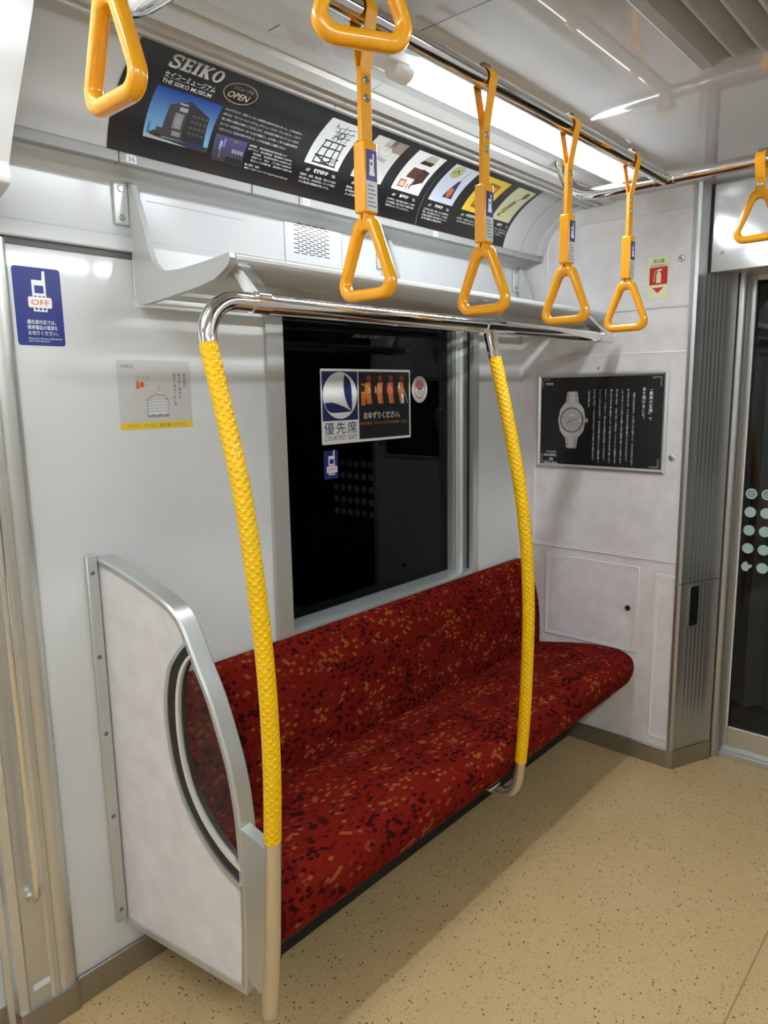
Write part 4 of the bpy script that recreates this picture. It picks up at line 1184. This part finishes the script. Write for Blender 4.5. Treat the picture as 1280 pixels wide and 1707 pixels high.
def sheet(a0, a1, name, label):
    t_ = thing(name, label, 'poster', ((a0+a1)/2, 1.5, 2.0))
    m = MB(); rows = []
    for i in range(NB+1):
        rows.append([AD(a0, ARC*i/NB, -.0008), AD(a1, ARC*i/NB, -.0008), AD(a1, ARC*i/NB, .0), AD(a0, ARC*i/NB, .0)])
    m.loft(rows, True, True, False)
    obj('sheet', m, POSTERBLACK, t_)
    return t_
adL = sheet(AX0, AXS, 'overhead_poster', 'long black museum poster in the curved cove above the rack')
adR = sheet(AXS+.002, AX1, 'overhead_poster', 'shorter black poster with three photos, right of the long museum poster')
p = Print(AD, .0003)
B_ = lambda t_: t_*ARC
SIL = (.60, .58, .55)
slab(p, 'brand_lettering', SIL, 1, .922, B_(.785), 'SEIKO', .0335, .128, .0075, .0035)
p.text('museum_lettering', (.72, .71, .68), 1, .924, B_(.694), 'セイコーミュージアム', .0155, .126, 'LEFT', 1, .01)
p.line('museum_lettering', (.5, .5, .48), 1, [(.924, B_(.685)), (1.050, B_(.690))], .0007)
p.text('museum_lettering', (.72, .71, .68), 1, .926, B_(.632), 'THE SEIKO MUSEUM', .0135, .122, 'LEFT', 1, .008)
GO = (.42, .31, .15)
p.ring('open_badge', GO, 1, 1.111, B_(.765), .045, .0285, .0022, 44)
p.text('open_badge', GO, 1, 1.113, B_(.797), 'リニューアル', .0115, .052, 'CENTER', 1, .01)
p.text('open_badge', (.62, .52, .36), 1, 1.109, B_(.705), 'OPEN', .0225, .056, 'CENTER', 1, .01, .12)
# big photo: blue sky over a dark building
def quad_grad(part, a0, a1, b0, b1, c0, c1, n, lay):
    for i in range(n):
        k = i/(n-1); c = tuple(round(u_+(v_-u_)*k, 4) for u_, v_ in zip(c0, c1))
        p.rect(part, c, lay, a0, a1, b0+(b1-b0)*i/n, b0+(b1-b0)*(i+1)/n, 2)
quad_grad('museum_photo', .922, 1.088, B_(.16), B_(.60), (.20, .42, .62), (.012, .06, .34), 20, 1)
p.poly('museum_photo', (.03, .028, .03), 2, [(.963, B_(.20)), (.968, B_(.47)), (1.012, B_(.545)), (1.070, B_(.455)), (1.076, B_(.20))])
p.poly('museum_photo', (.055, .05, .05), 3, [(.963, B_(.20)), (.968, B_(.47)), (1.012, B_(.545)), (1.016, B_(.20))])
p.rect('museum_photo', (.40, .42, .44), 4, .992, 1.012, B_(.44), B_(.475)).rect('museum_photo', (.45, .48, .55), 4, .988, 1.008, B_(.495), B_(.51))
p.rect('museum_photo', (.22, .21, .20), 4, .985, 1.008, B_(.285), B_(.42)).ell('museum_photo', (.34, .33, .32), 5, .9965, B_(.353), .0085, .0150, 24).ring('museum_photo', (.10, .10, .10), 6, .9965, B_(.353), .006, .011, .0012, 20)
p.rect('museum_photo', (.24, .24, .24), 4, .988, 1.010, B_(.225), B_(.265))
for r_ in range(4):
    for c in range(4): p.rect('museum_photo', (.10, .09, .09), 4, 1.028+c*.011, 1.035+c*.011, B_(.27+r_*.05), B_(.29+r_*.05))
p.poly('museum_photo', (.05, .05, .05), 3, [(.922, B_(.16)), (1.088, B_(.16)), (1.088, B_(.205)), (.922, B_(.185))])
p.poly('museum_photo', (.45, .46, .47), 4, [(.922, B_(.16)), (1.035, B_(.16)), (.99, B_(.175)), (.922, B_(.192))])
p.rect('museum_photo', (.06, .05, .05), 4, .950, .966, B_(.19), B_(.265)).rect('museum_photo', (.11, .16, .24), 4, .930, .9345, B_(.20), B_(.285)).rect('museum_photo', (.03, .04, .08), 4, 1.028, 1.075, B_(.165), B_(.215))
for k in range(6): p.rect('museum_photo', (.05, .05, .055), 4, .936+k*.0045, .940+k*.0045, B_(.19), B_(.215+(k % 3)*.01))
# small photo
quad_grad('interior_photo', 1.101, 1.192, B_(.125), B_(.35), (.05, .045, .05), (.07, .07, .16), 5, 1)
for k, (a, b_, c) in enumerate(((1.118, .22, (.42, .45, .75)), (1.127, .25, (.2, .22, .5)), (1.155, .22, (.30, .30, .36)), (1.163, .22, (.3, .3, .36)), (1.172, .22, (.3, .3, .36)), (1.181, .22, (.3, .3, .36)))):
    p.rect('interior_photo', c, 2, a, a+.006, B_(b_), B_(b_+(.08 if k < 2 else .035)))
p.ell('interior_photo', (.30, .18, .12), 2, 1.160, B_(.325), .006, .002, 10)
p.rect('interior_photo', (.02, .02, .02), 2, 1.14, 1.19, B_(.13), B_(.18)).rect('interior_photo', (.16, .16, .2), 3, 1.12, 1.124, B_(.15), B_(.25))
GTX = (.62, .62, .60)
for k, tx in enumerate(('おかげさまで、時計メーカーは創業130周年を迎えました。これを記念し、', '4月1日に「セイコーミュージアム」がリニューアルオープンしました。これまで', '時と時計の歴史を展示してきましたが、日本有数の時計コレクションに加え、', 'セイコーの世界のメーカーにまで幅広く、より楽しく学べる展示空間を', 'スポットとして生まれ変わりました。どうぞお気軽にご来館ください。')):
    p.text('body_text', GTX, 1, 1.096+.0015*k, B_(.575-.047*k), tx, .0066, .238 if k < 4 else .205, 'LEFT', 1, .006)
for k, (tx, w_) in enumerate((('●開館　東京都墨田区東向島3-9-7', .118), ('●アクセス　東武伊勢崎線　東向島駅から徒歩8分', .140), ('　　京成線　京成曳舟駅から徒歩15分', .125), ('　　都営バス　里22　二丁目から徒歩5分', .130), ('　　東京メトロ半蔵門線　曳舟駅から徒歩15分', .136))):
    p.text('body_text', GTX, 1, 1.200, B_(.325-.032*k), tx, .0054, w_, 'LEFT', 1, .006)
p.text('body_text', GTX, 1, 1.200, B_(.152), '●入館料　無料', .0058, .045, 'LEFT', 1, .006)
p.text('body_text', GTX, 1, 1.200, B_(.122), '●詳しくはホームページへ http://museum.seiko.co.jp', .0058, .140, 'LEFT', 1, .006)
def caption(a, head, lines):
    p.text('caption_head#%.2f' % a, (.70, .70, .68), 1, a+.070, B_(.262), head, .0105, None, 'CENTER', 1, .03)
    for sg in (-1, 1):
        for k in range(3): p.line('caption_ornament#%.2f' % a, (.55, .55, .52), 1, [(a+.070+sg*(.040+k*.005), B_(.285)), (a+.070+sg*(.046+k*.004), B_(.255))], .0018)
    for k, tx in enumerate(lines): p.text('caption_text#%.2f' % a, (.58, .58, .56), 1, a, B_(.205-.036*k), tx, .0066, .132-(.02 if k == len(lines)-1 else 0), 'LEFT', 1, .006)
def white_photo(a0, a1, col): p.rect('exhibit_photo#%d' % round((a0-1.379)/.177), col, 1, a0, a1, B_(.33), B_(.875), 12)
Z_ = lambda t_: B_(.33+.545*t_)
# 1: tower clock drawing
white_photo(1.379, 1.503, (.66, .67, .66))
def ln(a, pts, col, w_, lay=2): p.line('exhibit_drawing#0', col, lay, [(a+x_, Z_(z_)) for x_, z_ in pts], w_)
K_ = (.03, .03, .03)
for pts in ([(.025, .04), (.034, .52)], [(.104, .04), (.096, .52)], [(.052, .04), (.056, .52)], [(.080, .06), (.080, .52)], [(.022, .20), (.108, .20)], [(.030, .38), (.100, .38)], [(.028, .52), (.104, .52)], [(.025, .06), (.108, .06)], [(.052, .06), (.104, .20)], [(.025, .20), (.08, .06)]):
    ln(1.379, pts, K_, .0042)
for pts in ([(.03, .88), (.05, .80)], [(.05, .55), (.05, .84)], [(.064, .54), (.066, .92)], [(.079, .54), (.08, .88)], [(.092, .54), (.10, .82)], [(.040, .74), (.108, .78)], [(.046, .64), (.104, .66)], [(.05, .84), (.10, .88)], [(.044, .58), (.062, .70)], [(.07, .60), (.09, .74)], [(.034, .80), (.034, .92)]):
    ln(1.379, pts, (.07, .07, .07), .0022)
p.ring('exhibit_drawing#0', K_, 3, 1.379+.068, Z_(.68), .012, .012, .003, 20).ell('exhibit_drawing#0', (.4, .38, .33), 3, 1.379+.092, Z_(.16), .008, .010, 16)
caption(1.378, '鉄枠塔時計', ('旧家屋、城郭、教会堂、塔などに取付', '時を告げる。1500年頃ヨーロッパで製作', 'された最古級の機械時計が残っている。'))
# 2: pocket sundial, pale
white_photo(1.553, 1.680, (.55, .53, .51))
p.rect('exhibit_photo#1', (.24, .19, .16), 2, 1.622, 1.680, Z_(.72), Z_(1.0), 4).rect('exhibit_photo#1', (.40, .36, .33), 2, 1.600, 1.640, Z_(.80), Z_(1.0), 4)
p.ell('exhibit_photo#1', (.60, .58, .55), 3, 1.619, Z_(.70), .024, .017, 24).ring('exhibit_photo#1', (.24, .22, .2), 4, 1.619, Z_(.70), .024, .017, .0012, 24)
p.line('exhibit_photo#1', (.16, .15, .14), 4, [(1.619, Z_(.68)), (1.619, Z_(.82)), (1.634, Z_(.72))], .0012)
p.poly('exhibit_photo#1', (.36, .33, .31), 2, [(1.600, Z_(.48)), (1.644, Z_(.44)), (1.648, Z_(.52)), (1.604, Z_(.56))])
caption(1.553, '永楽日時計', ('携帯用、方位磁針で向きを定めて糸の', '影で時刻を読む日時計。江戸時代の旅', '人が持ち歩いた。'))
# 3: brown boxes
white_photo(1.727, 1.857, (.68, .68, .67))
BR = (.045, .014, .012)
p.poly('exhibit_photo#2', (.40, .36, .30), 2, [(1.778, Z_(.80)), (1.830, Z_(.80)), (1.826, Z_(.97)), (1.786, Z_(.97))]).poly('exhibit_photo#2', BR, 3, [(1.772, Z_(.70)), (1.824, Z_(.70)), (1.830, Z_(.80)), (1.778, Z_(.80))])
p.poly('exhibit_photo#2', (.10, .035, .03), 2, [(1.760, Z_(.32)), (1.812, Z_(.32)), (1.806, Z_(.58)), (1.766, Z_(.58))]).poly('exhibit_photo#2', BR, 3, [(1.800, Z_(.16)), (1.842, Z_(.30)), (1.842, Z_(.56)), (1.806, Z_(.60))])
for k in range(5): p.line('exhibit_photo#2', (.16, .08, .06), 4, [(1.804+k*.007, Z_(.20+k*.03)), (1.808+k*.007, Z_(.54))], .0012)
p.rect('exhibit_photo#2', (.42, .15, .08), 2, 1.745, 1.776, Z_(.08), Z_(.26)).rect('exhibit_photo#2', (.62, .45, .30), 3, 1.750, 1.771, Z_(.11), Z_(.22)).ell('exhibit_photo#2', (.45, .12, .08), 2, 1.799, Z_(.14), .004, .010, 12).ell('exhibit_photo#2', (.2, .16, .10), 2, 1.786, Z_(.13), .003, .010, 12)
caption(1.728, '香盤時計', ('江戸時代、香を線状に燃やして時を', '計る時香盤。燃えた長さで時刻を読む', '寺院などで使われた。'))
p.build(adL, .25)
p = Print(AD, .0003)
white_photo(1.907, 2.035, (.48, .52, .60))
p.ell('exhibit_photo#3', (.38, .36, .16), 2, 1.945, Z_(.80), .027, .025, 24)
p.line('exhibit_photo#3', (.05, .06, .05), 3, [(1.930, Z_(.74)), (1.945, Z_(.86)), (1.958, Z_(.76))], .004)
p.poly('exhibit_photo#3', (.02, .03, .09), 2, [(1.962, Z_(.14)), (2.012, Z_(.14)), (1.998, Z_(.62)), (1.988, Z_(.62))]).line('exhibit_photo#3', (.40, .34, .26), 3, [(1.992, Z_(.60)), (1.998, Z_(.94))], .005)
p.ell('exhibit_photo#3', (.52, .13, .03), 3, 1.986, Z_(.28), .013, .018, 20).ring('exhibit_photo#3', (.25, .07, .02), 4, 1.986, Z_(.28), .009, .013, .0012, 18)
caption(1.905, '懐中時計', ('江戸時代以降、輸入された携帯用の', '時計。後に国産品が作られ、その技術', 'は現在の腕時計に受け継がれている。', '文字盤は漢数字。'))
white_photo(2.088, 2.222, (.68, .46, .03))
p.poly('exhibit_photo#4', (.26, .10, .015), 2, [(2.122, Z_(.12)), (2.192, Z_(.10)), (2.192, Z_(.84)), (2.130, Z_(.86))]).poly('exhibit_photo#4', (.50, .30, .04), 3, [(2.131, Z_(.20)), (2.183, Z_(.18)), (2.183, Z_(.76)), (2.136, Z_(.78))])
p.poly('exhibit_photo#4', (.28, .13, .03), 4, [(2.141, Z_(.28)), (2.175, Z_(.26)), (2.175, Z_(.66)), (2.143, Z_(.68))]).ell('exhibit_photo#4', (.55, .36, .12), 5, 2.158, Z_(.50), .011, .012, 20)
caption(2.085, '一挺天府時計', ('江戸時代、不定時法に合わせて昼夜の', '一刻の長さを調整する和時計である。'))
white_photo(2.270, 2.385, (.56, .56, .34))
OL = (.12, .11, .05)
p.ell('exhibit_photo#5', OL, 2, 2.354, Z_(.82), .013, .016, 18).line('exhibit_photo#5', OL, 2, [(2.348, Z_(.74)), (2.334, Z_(.60))], .005)
p.poly('exhibit_photo#5', (.22, .17, .06), 2, [(2.300, Z_(.26)), (2.318, Z_(.20)), (2.342, Z_(.56)), (2.322, Z_(.62))]).ell('exhibit_photo#5', (.38, .30, .10), 3, 2.310, Z_(.28), .014, .014, 20).ring('exhibit_photo#5', (.10, .07, .03), 4, 2.310, Z_(.28), .010, .010, .002, 18)
p.poly('exhibit_photo#5', OL, 2, [(2.288, Z_(.12)), (2.304, Z_(.09)), (2.306, Z_(.18)), (2.296, Z_(.20))])
caption(2.268, '枕時計', ('江戸時代、大名などが室内で用いた', '贅をつくした置時計。', 'ぜんまいで動く。'))
p.build(adR, .25)
# numbers on the strip
for nm, a in (('36', .897), ('30', 1.4135), ('31', 1.990)):
    t = tag(thing('number_tag', '', '', (a, 1.522, 1.99)), 'tiny white number %s tag on the strip under the overhead posters' % nm, 'number tag', 'number tags on the poster strip')
    q = Print(Surf((a, 1.5216, 1.9865), (1, 0, 0), (0, 0, 1), (0, -1, 0)), .0003)
    q.rrect('tag', (.70, .71, .72), 1, -.0125, .0125, .0005, .017, .002).text('numerals', (.10, .13, .33), 2, 0, .0035, nm, .0145, .0165, 'CENTER', 1, .006)
    q.build(t)

# =================================================================== SPEAKER GRILLE
sg = thing('speaker_grille', 'white slotted speaker plate on the upper wall above the rack', 'speaker grille', (1.52, YW, 1.86))
obj('plate', MB().box(1.4125, 1.638, YW-.0015, YW, 1.855, 1.978), UPPER, sg, bevel=.0008)
sm = MB()
for r_ in range(15):
    n_ = 5 if r_ % 2 == 0 else 4
    for c in range(n_):
        a = 1.455+c*.030+(0 if r_ % 2 == 0 else .015); z = 1.968-r_*.0062
        sm.box(a-.0105, a+.0105, YW-.0022, YW-.001, z-.0013, z+.0013)
obj('slot', sm, mat('grille_slot', (.03, .03, .03), .6), sg, kind='stuff')
for a, z in ((1.422, 1.966), (1.422, 1.866), (1.622, 1.966), (1.622, 1.866)):
    obj('screw', disc(MB(), (a, YW-.0015, z), (0, -1, 0), .003, .001, .0004), mat('grille_screw', (.5, .5, .5), .4, .6), sg)
bpy.context.view_layer.update()
